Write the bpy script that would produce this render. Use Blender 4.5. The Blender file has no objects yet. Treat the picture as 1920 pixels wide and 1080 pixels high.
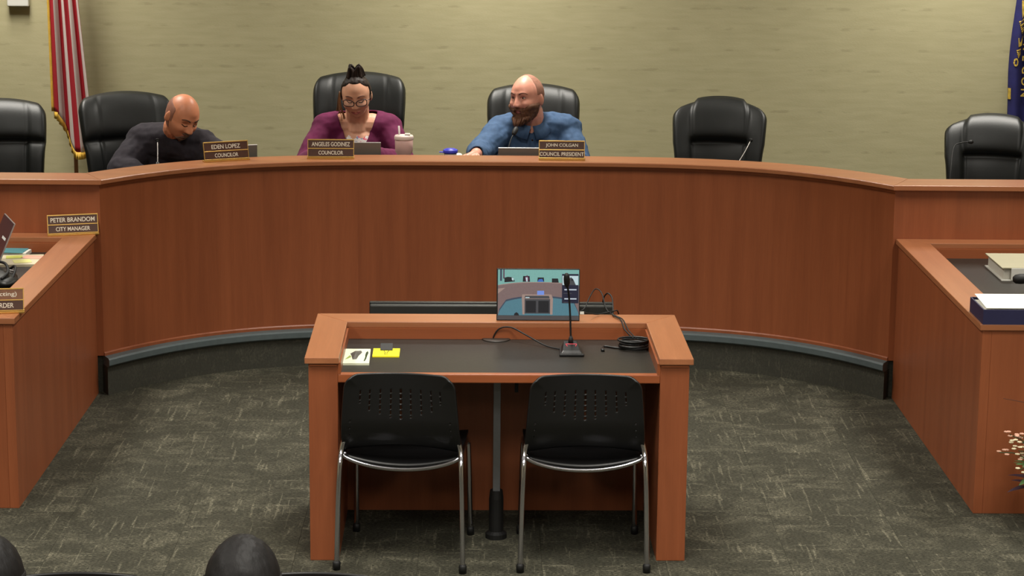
import bpy, bmesh, math, random
from mathutils import Vector, Matrix, Euler, noise
R = math.radians
random.seed(7)
scene = bpy.context.scene
col = scene.collection

# ------------------------------------------------------------------ camera, light, exposure
cam_data = bpy.data.cameras.new('camera')
cam_data.sensor_width = 36.0
cam_data.lens = 4151.66 * 36.0 / 1920.0
cam_data.clip_end = 60
cam = bpy.data.objects.new('camera', cam_data)
col.objects.link(cam)
_p, _y, _r = 0.2050, 0.0117, 0.0090
_fw = Vector((math.sin(_y) * math.cos(_p), math.cos(_y) * math.cos(_p), -math.sin(_p)))
_rt = Vector((math.cos(_y), -math.sin(_y), 0))
_up = _rt.cross(_fw)
_rt2 = _rt * math.cos(_r) + _up * math.sin(_r)
_up2 = _up * math.cos(_r) - _rt * math.sin(_r)
cam.matrix_world = Matrix(((_rt2.x, _up2.x, -_fw.x, 0), (_rt2.y, _up2.y, -_fw.y, 0), (_rt2.z, _up2.z, -_fw.z, 2.9), (0, 0, 0, 1)))
scene.camera = cam

world = bpy.data.worlds.new('world')
scene.world = world
world.use_nodes = True
world.node_tree.nodes['Background'].inputs[0].default_value = (0.9, 0.95, 1.0, 1)
world.node_tree.nodes['Background'].inputs[1].default_value = 0.05

for _x in (-3.0, 0.0, 3.0):
    for _yy, _w in ((1.6, 60.0), (4.4, 66.0), (7.2, 48.0), (10.0, 44.0), (13.25, 60.0)):
        ld = bpy.data.lights.new('ceiling_troffer', 'AREA')
        ld.shape = 'RECTANGLE'
        ld.size = 0.58
        ld.size_y = 1.18
        ld.energy = _w
        ld.color = (1.0, 0.955, 0.87)
        ld.spread = R(160) if _yy < 6 else R(125)
        lo = bpy.data.objects.new('ceiling_troffer', ld)
        lo.location = (_x, _yy, 3.46)
        col.objects.link(lo)

vs = scene.view_settings
vs.view_transform = 'Standard'
vs.look = 'None'
vs.exposure = 0.0
vs.gamma = 1.0
vs.use_curve_mapping = False

# ------------------------------------------------------------------ helpers
def lin(c):
    out = []
    for v in c:
        v = v / 255.0
        out.append(v / 12.92 if v <= 0.04045 else ((v + 0.055) / 1.055) ** 2.4)
    return (out[0], out[1], out[2], 1.0)

def nodes_of(m):
    m.use_nodes = True
    nt = m.node_tree
    return nt, nt.nodes, nt.links, nt.nodes['Principled BSDF']

def mat(name, rgb, rough=0.5, metal=0.0, spec=0.5, var=0.0, vscale=8.0, stretch=(1, 1, 1), bump=0.0, bscale=200.0, coat=0.0, sheen=0.0, emit=None, estr=0.0, sss=0.0, trans=0.0):
    m = bpy.data.materials.new(name)
    nt, N, L, b = nodes_of(m)
    c = lin(rgb)
    b.inputs['Base Color'].default_value = c
    b.inputs['Roughness'].default_value = rough
    b.inputs['Metallic'].default_value = metal
    b.inputs['Specular IOR Level'].default_value = spec
    b.inputs['Coat Weight'].default_value = coat
    b.inputs['Sheen Weight'].default_value = sheen
    b.inputs['Transmission Weight'].default_value = trans
    if sss:
        b.inputs['Subsurface Weight'].default_value = sss
        b.inputs['Subsurface Radius'].default_value = (0.012, 0.005, 0.003)
        b.inputs['Subsurface Scale'].default_value = 0.6
    if emit:
        b.inputs['Emission Color'].default_value = lin(emit)
        b.inputs['Emission Strength'].default_value = estr
    if var or bump:
        tc = N.new('ShaderNodeTexCoord')
        mp = N.new('ShaderNodeMapping')
        mp.inputs['Scale'].default_value = stretch
        L.new(tc.outputs['Object'], mp.inputs['Vector'])
    if var:
        n = N.new('ShaderNodeTexNoise')
        n.inputs['Scale'].default_value = vscale
        n.inputs['Detail'].default_value = 5
        L.new(mp.outputs[0], n.inputs['Vector'])
        r = N.new('ShaderNodeValToRGB')
        r.color_ramp.elements[0].position = 0.3
        r.color_ramp.elements[1].position = 0.7
        r.color_ramp.elements[0].color = tuple(v * (1 - var) for v in c[:3]) + (1,)
        r.color_ramp.elements[1].color = tuple(min(1, v * (1 + var)) for v in c[:3]) + (1,)
        L.new(n.outputs[0], r.inputs[0])
        L.new(r.outputs[0], b.inputs['Base Color'])
    if bump:
        n2 = N.new('ShaderNodeTexNoise')
        n2.inputs['Scale'].default_value = bscale
        n2.inputs['Detail'].default_value = 3
        L.new(mp.outputs[0], n2.inputs['Vector'])
        bp = N.new('ShaderNodeBump')
        bp.inputs['Strength'].default_value = bump
        bp.inputs['Distance'].default_value = 0.002
        L.new(n2.outputs[0], bp.inputs['Height'])
        L.new(bp.outputs[0], b.inputs['Normal'])
    return m

class MB:
    """collects geometry for ONE mesh object"""
    def __init__(s):
        s.v, s.f, s.m = [], [], []
    def add(s, vs_, fs, mi=0):
        o = len(s.v)
        s.v += [tuple(v) for v in vs_]
        s.f += [tuple(i + o for i in f) for f in fs]
        s.m += [mi] * len(fs)
        return s
    def box(s, x0, x1, y0, y1, z0, z1, mi=0, M=None):
        vs_ = [Vector(p) for p in ((x0, y0, z0), (x1, y0, z0), (x1, y1, z0), (x0, y1, z0), (x0, y0, z1), (x1, y0, z1), (x1, y1, z1), (x0, y1, z1))]
        if M is not None:
            vs_ = [M @ v for v in vs_]
        return s.add(vs_, [(0, 3, 2, 1), (4, 5, 6, 7), (0, 1, 5, 4), (1, 2, 6, 5), (2, 3, 7, 6), (3, 0, 4, 7)], mi)
    def prism(s, poly, z0, z1, mi=0, M=None):
        n = len(poly)
        a = sum(poly[i][0] * poly[(i + 1) % n][1] - poly[(i + 1) % n][0] * poly[i][1] for i in range(n))
        if a < 0:
            poly = poly[::-1]
        vs_ = [Vector((x, y, z0)) for x, y in poly] + [Vector((x, y, z1)) for x, y in poly]
        if M is not None:
            vs_ = [M @ v for v in vs_]
        fs = [tuple(range(n - 1, -1, -1)), tuple(range(n, 2 * n))] + [(i, (i + 1) % n, n + (i + 1) % n, n + i) for i in range(n)]
        return s.add(vs_, fs, mi)
    def tube(s, pts, r, n=10, mi=0, caps=True):
        pts = [Vector(p) for p in pts]
        k = len(pts)
        rs = r if isinstance(r, (list, tuple)) else [r] * k
        vs_, fs = [], []
        prev = None
        for i, p in enumerate(pts):
            t = (pts[min(i + 1, k - 1)] - pts[max(i - 1, 0)])
            if t.length < 1e-9:
                t = Vector((0, 0, 1))
            t.normalize()
            if prev is None:
                a = Vector((0, 0, 1)) if abs(t.z) < 0.9 else Vector((1, 0, 0))
                u = t.cross(a).normalized()
            else:
                u = (prev - t * prev.dot(t))
                u = u.normalized() if u.length > 1e-6 else t.orthogonal().normalized()
            prev = u
            w = t.cross(u)
            for j in range(n):
                an = 2 * math.pi * j / n
                vs_.append(p + (u * math.cos(an) + w * math.sin(an)) * rs[i])
        for i in range(k - 1):
            for j in range(n):
                a, b = i * n + j, i * n + (j + 1) % n
                fs.append((a, b, b + n, a + n))
        if caps:
            fs.append(tuple(range(n - 1, -1, -1)))
            fs.append(tuple(range((k - 1) * n, k * n)))
        return s.add(vs_, fs, mi)
    def lathe(s, prof, n=24, mi=0, M=None, c=(0, 0, 0)):
        vs_, fs = [], []
        k = len(prof)
        for r, z in prof:
            for j in range(n):
                an = 2 * math.pi * j / n
                v = Vector((c[0] + r * math.cos(an), c[1] + r * math.sin(an), c[2] + z))
                vs_.append(M @ v if M is not None else v)
        for i in range(k - 1):
            for j in range(n):
                a, b = i * n + j, i * n + (j + 1) % n
                fs.append((a, b, b + n, a + n))
        if prof[0][0] > 1e-6:
            fs.append(tuple(range(n - 1, -1, -1)))
        if prof[-1][0] > 1e-6:
            fs.append(tuple(range((k - 1) * n, k * n)))
        return s.add(vs_, fs, mi)
    def ellipsoid(s, c, r, M=None, nu=20, nv=14, mi=0):
        vs_, fs = [], []
        c = Vector(c)
        vs_.append(Vector((0, 0, -r[2])))
        for i in range(1, nv):
            ph = -math.pi / 2 + math.pi * i / nv
            for j in range(nu):
                la = 2 * math.pi * j / nu
                vs_.append(Vector((r[0] * math.cos(ph) * math.cos(la), r[1] * math.cos(ph) * math.sin(la), r[2] * math.sin(ph))))
        vs_.append(Vector((0, 0, r[2])))
        for j in range(nu):
            fs.append((0, 1 + (j + 1) % nu, 1 + j))
            fs.append((len(vs_) - 1, 1 + (nv - 2) * nu + j, 1 + (nv - 2) * nu + (j + 1) % nu))
        for i in range(nv - 2):
            for j in range(nu):
                a, b = 1 + i * nu + j, 1 + i * nu + (j + 1) % nu
                fs.append((a, b, b + nu, a + nu))
        vs_ = [(M @ v if M is not None else v) + c for v in vs_]
        return s.add(vs_, fs, mi)
    def limb(s, pts, rs, n=14):
        """closed overlapping tapered capsules (for remeshing)"""
        pts = [Vector(p) for p in pts]
        for p, r in zip(pts, rs):
            s.ellipsoid(p, (r, r, r), nu=14, nv=10)
        for i in range(len(pts) - 1):
            s.tube([pts[i], pts[i + 1]], [rs[i], rs[i + 1]], n=n)
        return s
    def grid(s, P, closed_u=False, mi=0):
        nu, nv = len(P[0]), len(P)
        vs_ = [p for row in P for p in row]
        fs = []
        for i in range(nv - 1):
            for j in range(nu if closed_u else nu - 1):
                a, b = i * nu + j, i * nu + (j + 1) % nu
                fs.append((a, b, b + nu, a + nu))
        return s.add(vs_, fs, mi)
    def mesh(s, name, mats, smooth=False, bevel=0.0, seg=2, weld=False):
        me = bpy.data.meshes.new(name)
        me.from_pydata([tuple(v) for v in s.v], [], s.f)
        mats = mats if isinstance(mats, (list, tuple)) else [mats]
        for m in mats:
            me.materials.append(m)
        me.polygons.foreach_set('material_index', s.m)
        bm = bmesh.new()
        bm.from_mesh(me)
        if weld:
            bmesh.ops.remove_doubles(bm, verts=bm.verts, dist=1e-5)
        bmesh.ops.recalc_face_normals(bm, faces=bm.faces)
        if bevel > 0:
            ed = [e for e in bm.edges if len(e.link_faces) == 2 and e.calc_face_angle(0) > 0.5]
            bmesh.ops.bevel(bm, geom=ed, offset=bevel, segments=seg, profile=0.6, affect='EDGES', clamp_overlap=True)
        bm.to_mesh(me)
        bm.free()
        if smooth:
            me.polygons.foreach_set('use_smooth', [True] * len(me.polygons))
        me.update()
        return me
    def build(s, name, mats, parent=None, smooth=False, bevel=0.0, seg=2, weld=False):
        return put(name, s.mesh(name, mats, smooth, bevel, seg, weld), parent)

def put(name, me, parent=None):
    o = bpy.data.objects.new(name, me)
    col.objects.link(o)
    if parent is not None:
        o.parent = parent
    return o

def tag(o, label=None, cat=None, group=None, kind=None):
    if label: o['label'] = label
    if cat: o['category'] = cat
    if group: o['group'] = group
    if kind: o['kind'] = kind
    return o

def thing(name, loc, rz, label, cat, group=None):
    o = bpy.data.objects.new(name, None)
    o.empty_display_size = 0.1
    col.objects.link(o)
    o.location = loc
    o.rotation_euler = (0, 0, rz)
    return tag(o, label, cat, group)

def copy_tree(o, parent=None):
    c = o.copy()
    col.objects.link(c)
    c.parent = parent
    for ch in list(o.children):
        copy_tree(ch, c)
    return c

def apply_mods(o):
    dg = bpy.context.evaluated_depsgraph_get()
    dg.update()
    me = bpy.data.meshes.new_from_object(o.evaluated_get(dg))
    o.modifiers.clear()
    o.data = me
    return o

def remesh(o, voxel, smooth_it=2, fac=0.5):
    m = o.modifiers.new('r', 'REMESH')
    m.mode = 'VOXEL'
    m.voxel_size = voxel
    m.use_smooth_shade = True
    if smooth_it:
        k = o.modifiers.new('s', 'SMOOTH')
        k.iterations = smooth_it
        k.factor = fac
    apply_mods(o)
    o.data.polygons.foreach_set('use_smooth', [True] * len(o.data.polygons))
    return o

def text_mesh(body, height, width=None, extrude=0.0004):
    cu = bpy.data.curves.new('lettering', 'FONT')
    cu.body = body
    cu.align_x = 'CENTER'
    cu.align_y = 'CENTER'
    cu.size = 1.0
    cu.offset = 0.012
    ob = bpy.data.objects.new('lettering', cu)
    col.objects.link(ob)
    dg = bpy.context.evaluated_depsgraph_get()
    dg.update()
    me = bpy.data.meshes.new_from_object(ob.evaluated_get(dg))
    bpy.data.objects.remove(ob)
    bpy.data.curves.remove(cu)
    xs = [v.co.x for v in me.vertices]
    ys = [v.co.y for v in me.vertices]
    h = max(ys) - min(ys)
    w = max(xs) - min(xs)
    cx, cy = (max(xs) + min(xs)) / 2, (max(ys) + min(ys)) / 2
    sy = height / h
    sx = (width / w) if width else sy
    for v in me.vertices:
        v.co = ((v.co.x - cx) * sx, (v.co.y - cy) * sy, 0)
    return me

def bez(p0, p1, p2, p3, n=14):
    p0, p1, p2, p3 = map(Vector, (p0, p1, p2, p3))
    return [((1 - t) ** 3) * p0 + 3 * t * (1 - t) ** 2 * p1 + 3 * t * t * (1 - t) * p2 + t ** 3 * p3 for t in [i / n for i in range(n + 1)]]

def spline(pts, n=8):
    pts = [Vector(p) for p in pts]
    out = []
    for i in range(len(pts) - 1):
        a = pts[max(i - 1, 0)]; b = pts[i]; c = pts[i + 1]; d = pts[min(i + 2, len(pts) - 1)]
        for k in range(n):
            t = k / n
            out.append(0.5 * ((2 * b) + (c - a) * t + (2 * a - 5 * b + 4 * c - d) * t * t + (3 * b - a - 3 * c + d) * t ** 3))
    out.append(pts[-1])
    return out

# ------------------------------------------------------------------ materials
def wood_mat(name, rgb, axis='z', rough=0.38):
    m = bpy.data.materials.new(name)
    nt, N, L, b = nodes_of(m)
    tc = N.new('ShaderNodeTexCoord')
    mp = N.new('ShaderNodeMapping')
    sc = {'z': (14, 14, 0.7), 'y': (14, 0.7, 14), 'x': (0.7, 14, 14)}[axis]
    mp.inputs['Scale'].default_value = sc
    L.new(tc.outputs['Object'], mp.inputs['Vector'])
    oi = N.new('ShaderNodeObjectInfo')
    ad = N.new('ShaderNodeVectorMath'); ad.operation = 'ADD'
    ml = N.new('ShaderNodeMath'); ml.operation = 'MULTIPLY'; ml.inputs[1].default_value = 37.0
    L.new(oi.outputs['Random'], ml.inputs[0])
    L.new(mp.outputs[0], ad.inputs[0]); L.new(ml.outputs[0], ad.inputs[1])
    n = N.new('ShaderNodeTexNoise'); n.inputs['Scale'].default_value = 1.0; n.inputs['Detail'].default_value = 6; n.inputs['Roughness'].default_value = 0.6
    L.new(ad.outputs[0], n.inputs['Vector'])
    r = N.new('ShaderNodeValToRGB')
    c = lin(rgb)
    e = r.color_ramp.elements
    e[0].position = 0.28; e[0].color = (c[0] * 0.84, c[1] * 0.80, c[2] * 0.78, 1)
    e[1].position = 0.72; e[1].color = (min(1, c[0] * 1.12), c[1] * 1.12, c[2] * 1.10, 1)
    L.new(n.outputs[0], r.inputs[0])
    # fine flecks
    n2 = N.new('ShaderNodeTexNoise'); n2.inputs['Scale'].default_value = 14.0; n2.inputs['Detail'].default_value = 2
    L.new(ad.outputs[0], n2.inputs['Vector'])
    mx = N.new('ShaderNodeMix'); mx.data_type = 'RGBA'; mx.blend_type = 'MULTIPLY'
    mx.inputs['Factor'].default_value = 0.18
    L.new(r.outputs[0], mx.inputs['A']); L.new(n2.outputs[0], mx.inputs['B'])
    L.new(mx.outputs['Result'], b.inputs['Base Color'])
    b.inputs['Roughness'].default_value = rough
    b.inputs['Specular IOR Level'].default_value = 0.5
    return m

WOOD = (151, 85, 52)
M_wood = wood_mat('cherry laminate', WOOD, 'z')
M_wood_lit_x = wood_mat('lit cherry laminate crosswise', (169, 109, 73), 'x', 0.33)  # same laminate on the tops, paler: overhead sheen painted into the colour
M_wood_lit_y = wood_mat('lit cherry laminate lengthwise', (169, 109, 73), 'y', 0.33)  # same painted-in sheen, grain running along the rails
M_wood_lip = wood_mat('cherry edge band', (158, 88, 52), 'x', 0.35)

def worktop_mat():
    m = bpy.data.materials.new('dark grey laminate')
    nt, N, L, b = nodes_of(m)
    tc = N.new('ShaderNodeTexCoord')
    n = N.new('ShaderNodeTexNoise'); n.inputs['Scale'].default_value = 90; n.inputs['Detail'].default_value = 4
    L.new(tc.outputs['Object'], n.inputs['Vector'])
    r = N.new('ShaderNodeValToRGB')
    r.color_ramp.elements[0].color = lin((33, 30, 27)); r.color_ramp.elements[1].color = lin((54, 50, 45))
    L.new(n.outputs[0], r.inputs[0]); L.new(r.outputs[0], b.inputs['Base Color'])
    b.inputs['Roughness'].default_value = 0.42
    b.inputs['Specular IOR Level'].default_value = 0.2
    return m
M_worktop = worktop_mat()

def wall_mat():
    m = bpy.data.materials.new('woven tan wallcovering')
    nt, N, L, b = nodes_of(m)
    tc = N.new('ShaderNodeTexCoord')
    mp = N.new('ShaderNodeMapping'); mp.inputs['Scale'].default_value = (1.0, 1.0, 1.0)
    L.new(tc.outputs['Object'], mp.inputs['Vector'])
    def noise_node(scale, vec, detail=4):
        mm = N.new('ShaderNodeMapping'); mm.inputs['Scale'].default_value = vec
        L.new(tc.outputs['Object'], mm.inputs['Vector'])
        n = N.new('ShaderNodeTexNoise'); n.inputs['Scale'].default_value = scale; n.inputs['Detail'].default_value = detail
        L.new(mm.outputs[0], n.inputs['Vector'])
        return n
    n1 = noise_node(6.0, (0.8, 1, 6.0))
    r1 = N.new('ShaderNodeValToRGB')
    r1.color_ramp.elements[0].position = 0.3; r1.color_ramp.elements[1].position = 0.7
    r1.color_ramp.elements[0].color = lin((172, 165, 128)); r1.color_ramp.elements[1].color = lin((181, 174, 137))
    L.new(n1.outputs[0], r1.inputs[0])
    # dashes in rows: a thin band every 0.13 m, broken up by noise
    sx = N.new('ShaderNodeSeparateXYZ'); L.new(tc.outputs['Object'], sx.inputs[0])
    dv = N.new('ShaderNodeMath'); dv.operation = 'DIVIDE'; dv.inputs[1].default_value = 0.132; L.new(sx.outputs['Z'], dv.inputs[0])
    fr = N.new('ShaderNodeMath'); fr.operation = 'FRACT'; L.new(dv.outputs[0], fr.inputs[0])
    cp = N.new('ShaderNodeMath'); cp.operation = 'COMPARE'; cp.inputs[1].default_value = 0.5; cp.inputs[2].default_value = 0.07; L.new(fr.outputs[0], cp.inputs[0])
    n2 = noise_node(5.0, (1.6, 1, 4.0), 3)
    r2 = N.new('ShaderNodeValToRGB'); r2.color_ramp.elements[0].position = 0.52; r2.color_ramp.elements[1].position = 0.64
    L.new(n2.outputs[0], r2.inputs[0])
    mu = N.new('ShaderNodeMath'); mu.operation = 'MULTIPLY'; L.new(cp.outputs[0], mu.inputs[0]); L.new(r2.outputs[0], mu.inputs[1])
    mu2 = N.new('ShaderNodeMath'); mu2.operation = 'MULTIPLY'; mu2.inputs[1].default_value = 0.35; L.new(mu.outputs[0], mu2.inputs[0])
    mx = N.new('ShaderNodeMix'); mx.data_type = 'RGBA'
    L.new(mu2.outputs[0], mx.inputs['Factor']); L.new(r1.outputs[0], mx.inputs['A'])
    mx.inputs['B'].default_value = lin((140, 132, 100))
    L.new(mx.outputs['Result'], b.inputs['Base Color'])
    b.inputs['Roughness'].default_value = 0.8
    n3 = noise_node(60.0, (1, 1, 4), 3)
    bp = N.new('ShaderNodeBump'); bp.inputs['Strength'].default_value = 0.25; bp.inputs['Distance'].default_value = 0.002
    L.new(n3.outputs[0], bp.inputs['Height']); L.new(bp.outputs[0], b.inputs['Normal'])
    return m
M_wall = wall_mat()

def carpet_mat(name, dark, light, amount=1.0):
    m = bpy.data.materials.new(name)
    nt, N, L, b = nodes_of(m)
    tc = N.new('ShaderNodeTexCoord')
    oi = N.new('ShaderNodeObjectInfo')
    ml = N.new('ShaderNodeMath'); ml.operation = 'MULTIPLY'; ml.inputs[1].default_value = 50.0
    gt = N.new('ShaderNodeMath'); gt.operation = 'GREATER_THAN'; gt.inputs[1].default_value = 0.62
    L.new(oi.outputs['Random'], gt.inputs[0])
    L.new(gt.outputs[0], ml.inputs[0])
    ge = N.new('ShaderNodeNewGeometry')
    base = N.new('ShaderNodeVectorMath'); base.operation = 'ADD'
    L.new(ge.outputs['Position'], base.inputs[0]); L.new(ml.outputs[0], base.inputs[1])
    def nz(scale, vec, detail, rough=0.6, dist=0.0):
        mm = N.new('ShaderNodeMapping'); mm.inputs['Scale'].default_value = vec
        L.new(base.outputs[0], mm.inputs['Vector'])
        n = N.new('ShaderNodeTexNoise'); n.inputs['Scale'].default_value = scale; n.inputs['Detail'].default_value = detail; n.inputs['Roughness'].default_value = rough; n.inputs['Distortion'].default_value = dist
        L.new(mm.outputs[0], n.inputs['Vector'])
        return n
    def ramp(src, p0, p1, c0=(0, 0, 0, 1), c1=(1, 1, 1, 1)):
        r = N.new('ShaderNodeValToRGB'); r.color_ramp.elements[0].position = p0; r.color_ramp.elements[1].position = p1
        r.color_ramp.elements[0].color = c0; r.color_ramp.elements[1].color = c1
        L.new(src, r.inputs[0]); return r
    def mul(a, b_):
        q = N.new('ShaderNodeMath'); q.operation = 'MULTIPLY'; L.new(a, q.inputs[0])
        if isinstance(b_, float): q.inputs[1].default_value = b_
        else: L.new(b_, q.inputs[1])
        return q
    def add_(a, b_):
        q = N.new('ShaderNodeMath'); q.operation = 'ADD'; L.new(a, q.inputs[0]); L.new(b_, q.inputs[1]); return q
    grain = ramp(nz(70.0, (1.0, 3.2, 1), 3, 0.7).outputs[0], 0.42, 0.62)         # short cross strands
    grain2 = ramp(nz(38.0, (3.0, 0.7, 1), 3, 0.7).outputs[0], 0.50, 0.68)
    patch = ramp(nz(5.0, (1, 1.2, 1), 7, 0.66, 0.8).outputs[0], 0.46, 0.72)          # worn looking areas
    line_y = ramp(nz(11.0, (4.5, 0.30, 1), 4, 0.55, 0.4).outputs[0], 0.60, 0.67)  # long strands along the room
    line_x = ramp(nz(13.0, (0.35, 3.0, 1), 4, 0.55, 0.3).outputs[0], 0.61, 0.70)
    g = add_(mul(grain.outputs[0], 0.55).outputs[0], mul(grain2.outputs[0], 0.35).outputs[0])
    a = mul(g.outputs[0], patch.outputs[0])
    s1 = mul(mul(line_y.outputs[0], 0.7).outputs[0], grain.outputs[0])
    s2 = mul(mul(line_x.outputs[0], 0.7).outputs[0], grain.outputs[0])
    fine = mul(grain.outputs[0], 0.26)
    t = add_(add_(a.outputs[0], s1.outputs[0]).outputs[0], add_(s2.outputs[0], fine.outputs[0]).outputs[0])
    t2 = mul(t.outputs[0], float(amount)); t2.use_clamp = True
    mx = N.new('ShaderNodeMix'); mx.data_type = 'RGBA'
    mx.inputs['A'].default_value = lin(dark); mx.inputs['B'].default_value = lin(light)
    L.new(t2.outputs[0], mx.inputs['Factor'])
    # slight tone change from tile to tile
    hs = N.new('ShaderNodeHueSaturation')
    mr = N.new('ShaderNodeMapRange'); mr.inputs['To Min'].default_value = 0.95; mr.inputs['To Max'].default_value = 1.05
    L.new(oi.outputs['Random'], mr.inputs['Value']); L.new(mr.outputs[0], hs.inputs['Value'])
    L.new(mx.outputs['Result'], hs.inputs['Color'])
    L.new(hs.outputs[0], b.inputs['Base Color'])
    b.inputs['Roughness'].default_value = 0.95
    b.inputs['Specular IOR Level'].default_value = 0.1
    n5 = nz(160.0, (1, 1, 1), 2)
    bp = N.new('ShaderNodeBump'); bp.inputs['Strength'].default_value = 0.4; bp.inputs['Distance'].default_value = 0.003
    L.new(n5.outputs[0], bp.inputs['Height']); L.new(bp.outputs[0], b.inputs['Normal'])
    return m
M_carpet = carpet_mat('patterned carpet tile', (45, 45, 38), (128, 124, 106))
M_riser = carpet_mat('dark carpet on riser', (66, 66, 59), (96, 93, 82), 0.6)
M_nosing = mat('blue grey rubber nosing', (84, 95, 97), 0.55, var=0.08, vscale=30)
M_ceiling = mat('white ceiling tile', (225, 222, 212), 0.9, var=0.03)
M_sidewall = mat('tan painted wall', (168, 158, 128), 0.85, var=0.03)
M_leather = mat('black leather', (17, 19, 18), 0.46, spec=0.36, var=0.15, vscale=25, bump=0.12, bscale=140)
M_blackplastic = mat('black plastic', (11, 11, 12), 0.42, spec=0.5, var=0.08, vscale=60)
M_blackmatte = mat('matt black', (9, 9, 9), 0.6, var=0.1, vscale=60)
M_chrome = mat('chrome tube', (205, 205, 215), 0.16, metal=1.0, var=0.03)
M_steel = mat('brushed grey metal', (128, 130, 134), 0.4, metal=0.6, var=0.05, vscale=40)
M_gold = mat('polished brass frame', (222, 178, 98), 0.3, metal=0.75, var=0.05, vscale=40)
M_plate = mat('dark brown engraved plate', (74, 44, 30), 0.35, var=0.1, vscale=40)
M_platel = mat('brown engraved plate, lighter', (128, 84, 58), 0.35, var=0.1, vscale=40)
M_letter = mat('cream lettering', (226, 216, 198), 0.5, var=0.03)
M_laptop = mat('grey laptop shell', (116, 112, 106), 0.4, metal=0.3, var=0.04)
M_screenoff = mat('dark laptop screen', (46, 42, 52), 0.2, var=0.05)
M_silver = mat('silver edge', (190, 185, 182), 0.35, metal=0.6, var=0.04)
M_white = mat('white paper', (240, 238, 226), 0.8, var=0.02)
M_whitep = mat('white plastic', (215, 214, 206), 0.5, var=0.02)

# ------------------------------------------------------------------ room shell
XL, XR = -2.014, 2.119          # inner faces of the two side desks
PLAT = 0.20                     # height of the council platform
ZT = 1.126                      # top of the dais ledge
YW = 11.19                      # face of the straight dais wings
CX, HW, Y0, DROP, PW = 0.055, 2.035, 11.92, 0.73, 3.9

floor = MB().box(-5.2, 5.2, -2.0, 14.35, -0.12, -0.012).build('floor', M_carpet)
tag(floor, kind='structure')
TS = 0.5
tile_me = MB().box(-TS / 2 + 0.0003, TS / 2 - 0.0003, -TS / 2 + 0.0003, TS / 2 - 0.0003, -0.012, 0.0).mesh('carpet_tile', M_carpet, bevel=0.0008, seg=1)
for i in range(-9, 8):
    for j in range(0, 15):
        o = put('carpet_tile', tile_me, floor)
        o.location = (1.23 + (i + 0.5) * TS, 4.9 + j * TS, 0)

wb = MB().box(-5.2, 5.2, 14.2, 14.35, 0, 3.5).build('wall_back', M_wall); tag(wb, kind='structure')
wl = MB().box(-5.35, -5.2, -2.0, 14.35, 0, 3.5).build('wall_left', M_sidewall); tag(wl, kind='structure')
wr = MB().box(5.2, 5.35, -2.0, 14.35, 0, 3.5).build('wall_right', M_sidewall); tag(wr, kind='structure')
wf = MB().box(-5.2, 5.2, -2.15, -2.0, 0, 3.5).build('wall_front', M_sidewall); tag(wf, kind='structure')
ce = MB().box(-5.35, 5.35, -2.15, 14.35, 3.5, 3.6).build('ceiling', M_ceiling); tag(ce, kind='structure')

# ------------------------------------------------------------------ curved dais
def curve_pt(x):
    a = abs(x - CX) / HW
    y = Y0 - DROP * a ** PW
    dy = -DROP * PW * a ** (PW - 1) / HW * (1 if x > CX else -1)
    n = Vector((dy, -1, 0)).normalized()
    return Vector((x, y, 0)), n

def offset_line(d, n=61, ywing=None):
    """dais curve moved d metres towards the audience, clipped where it meets the wing line moved the same way"""
    yl = (YW if ywing is None else ywing) - d
    pts = []
    for i in range(601):
        x = CX - 2.7 + 5.4 * i / 600
        p, nn = curve_pt(x)
        pts.append(p + nn * d)
    k = len(pts) // 2
    a = k
    while a > 0 and pts[a].y > yl: a -= 1
    b = k
    while b < len(pts) - 1 and pts[b].y > yl: b += 1
    def cut(p, q):
        t = (yl - p.y) / (q.y - p.y) if abs(q.y - p.y) > 1e-9 else 0
        return p.lerp(q, t)
    seg = [cut(pts[a], pts[a + 1])] + pts[a + 1:b] + [cut(pts[b - 1], pts[b])]
    L_ = [0]
    for i in range(1, len(seg)):
        L_.append(L_[-1] + (seg[i] - seg[i - 1]).length)
    out = []
    j = 0
    for i in range(n):
        s_ = L_[-1] * i / (n - 1)
        while j < len(L_) - 2 and L_[j + 1] < s_: j += 1
        t = (s_ - L_[j]) / max(1e-9, L_[j + 1] - L_[j])
        out.append(seg[j].lerp(seg[j + 1], t))
    return out

def sweep(prof, i0=0, i1=60, n=61, ywing=None):
    """closed profile [(offset, z)] swept along the dais curve between samples i0..i1"""
    cols = [offset_line(d, n, ywing) for d, z in prof]
    m = MB()
    k = len(prof)
    vs_ = []
    for i in range(i0, i1 + 1):
        for (d, z), c in zip(prof, cols):
            vs_.append(Vector((c[i].x, c[i].y, z)))
    fs = []
    for i in range(i1 - i0):
        for j in range(k):
            a, b = i * k + j, i * k + (j + 1) % k
            fs.append((a, b, b + k, a + k))
    fs.append(tuple(range(k)))
    fs.append(tuple(range((i1 - i0) * k + k - 1, (i1 - i0) * k - 1, -1)))
    m.add(vs_, fs)
    return m

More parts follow.
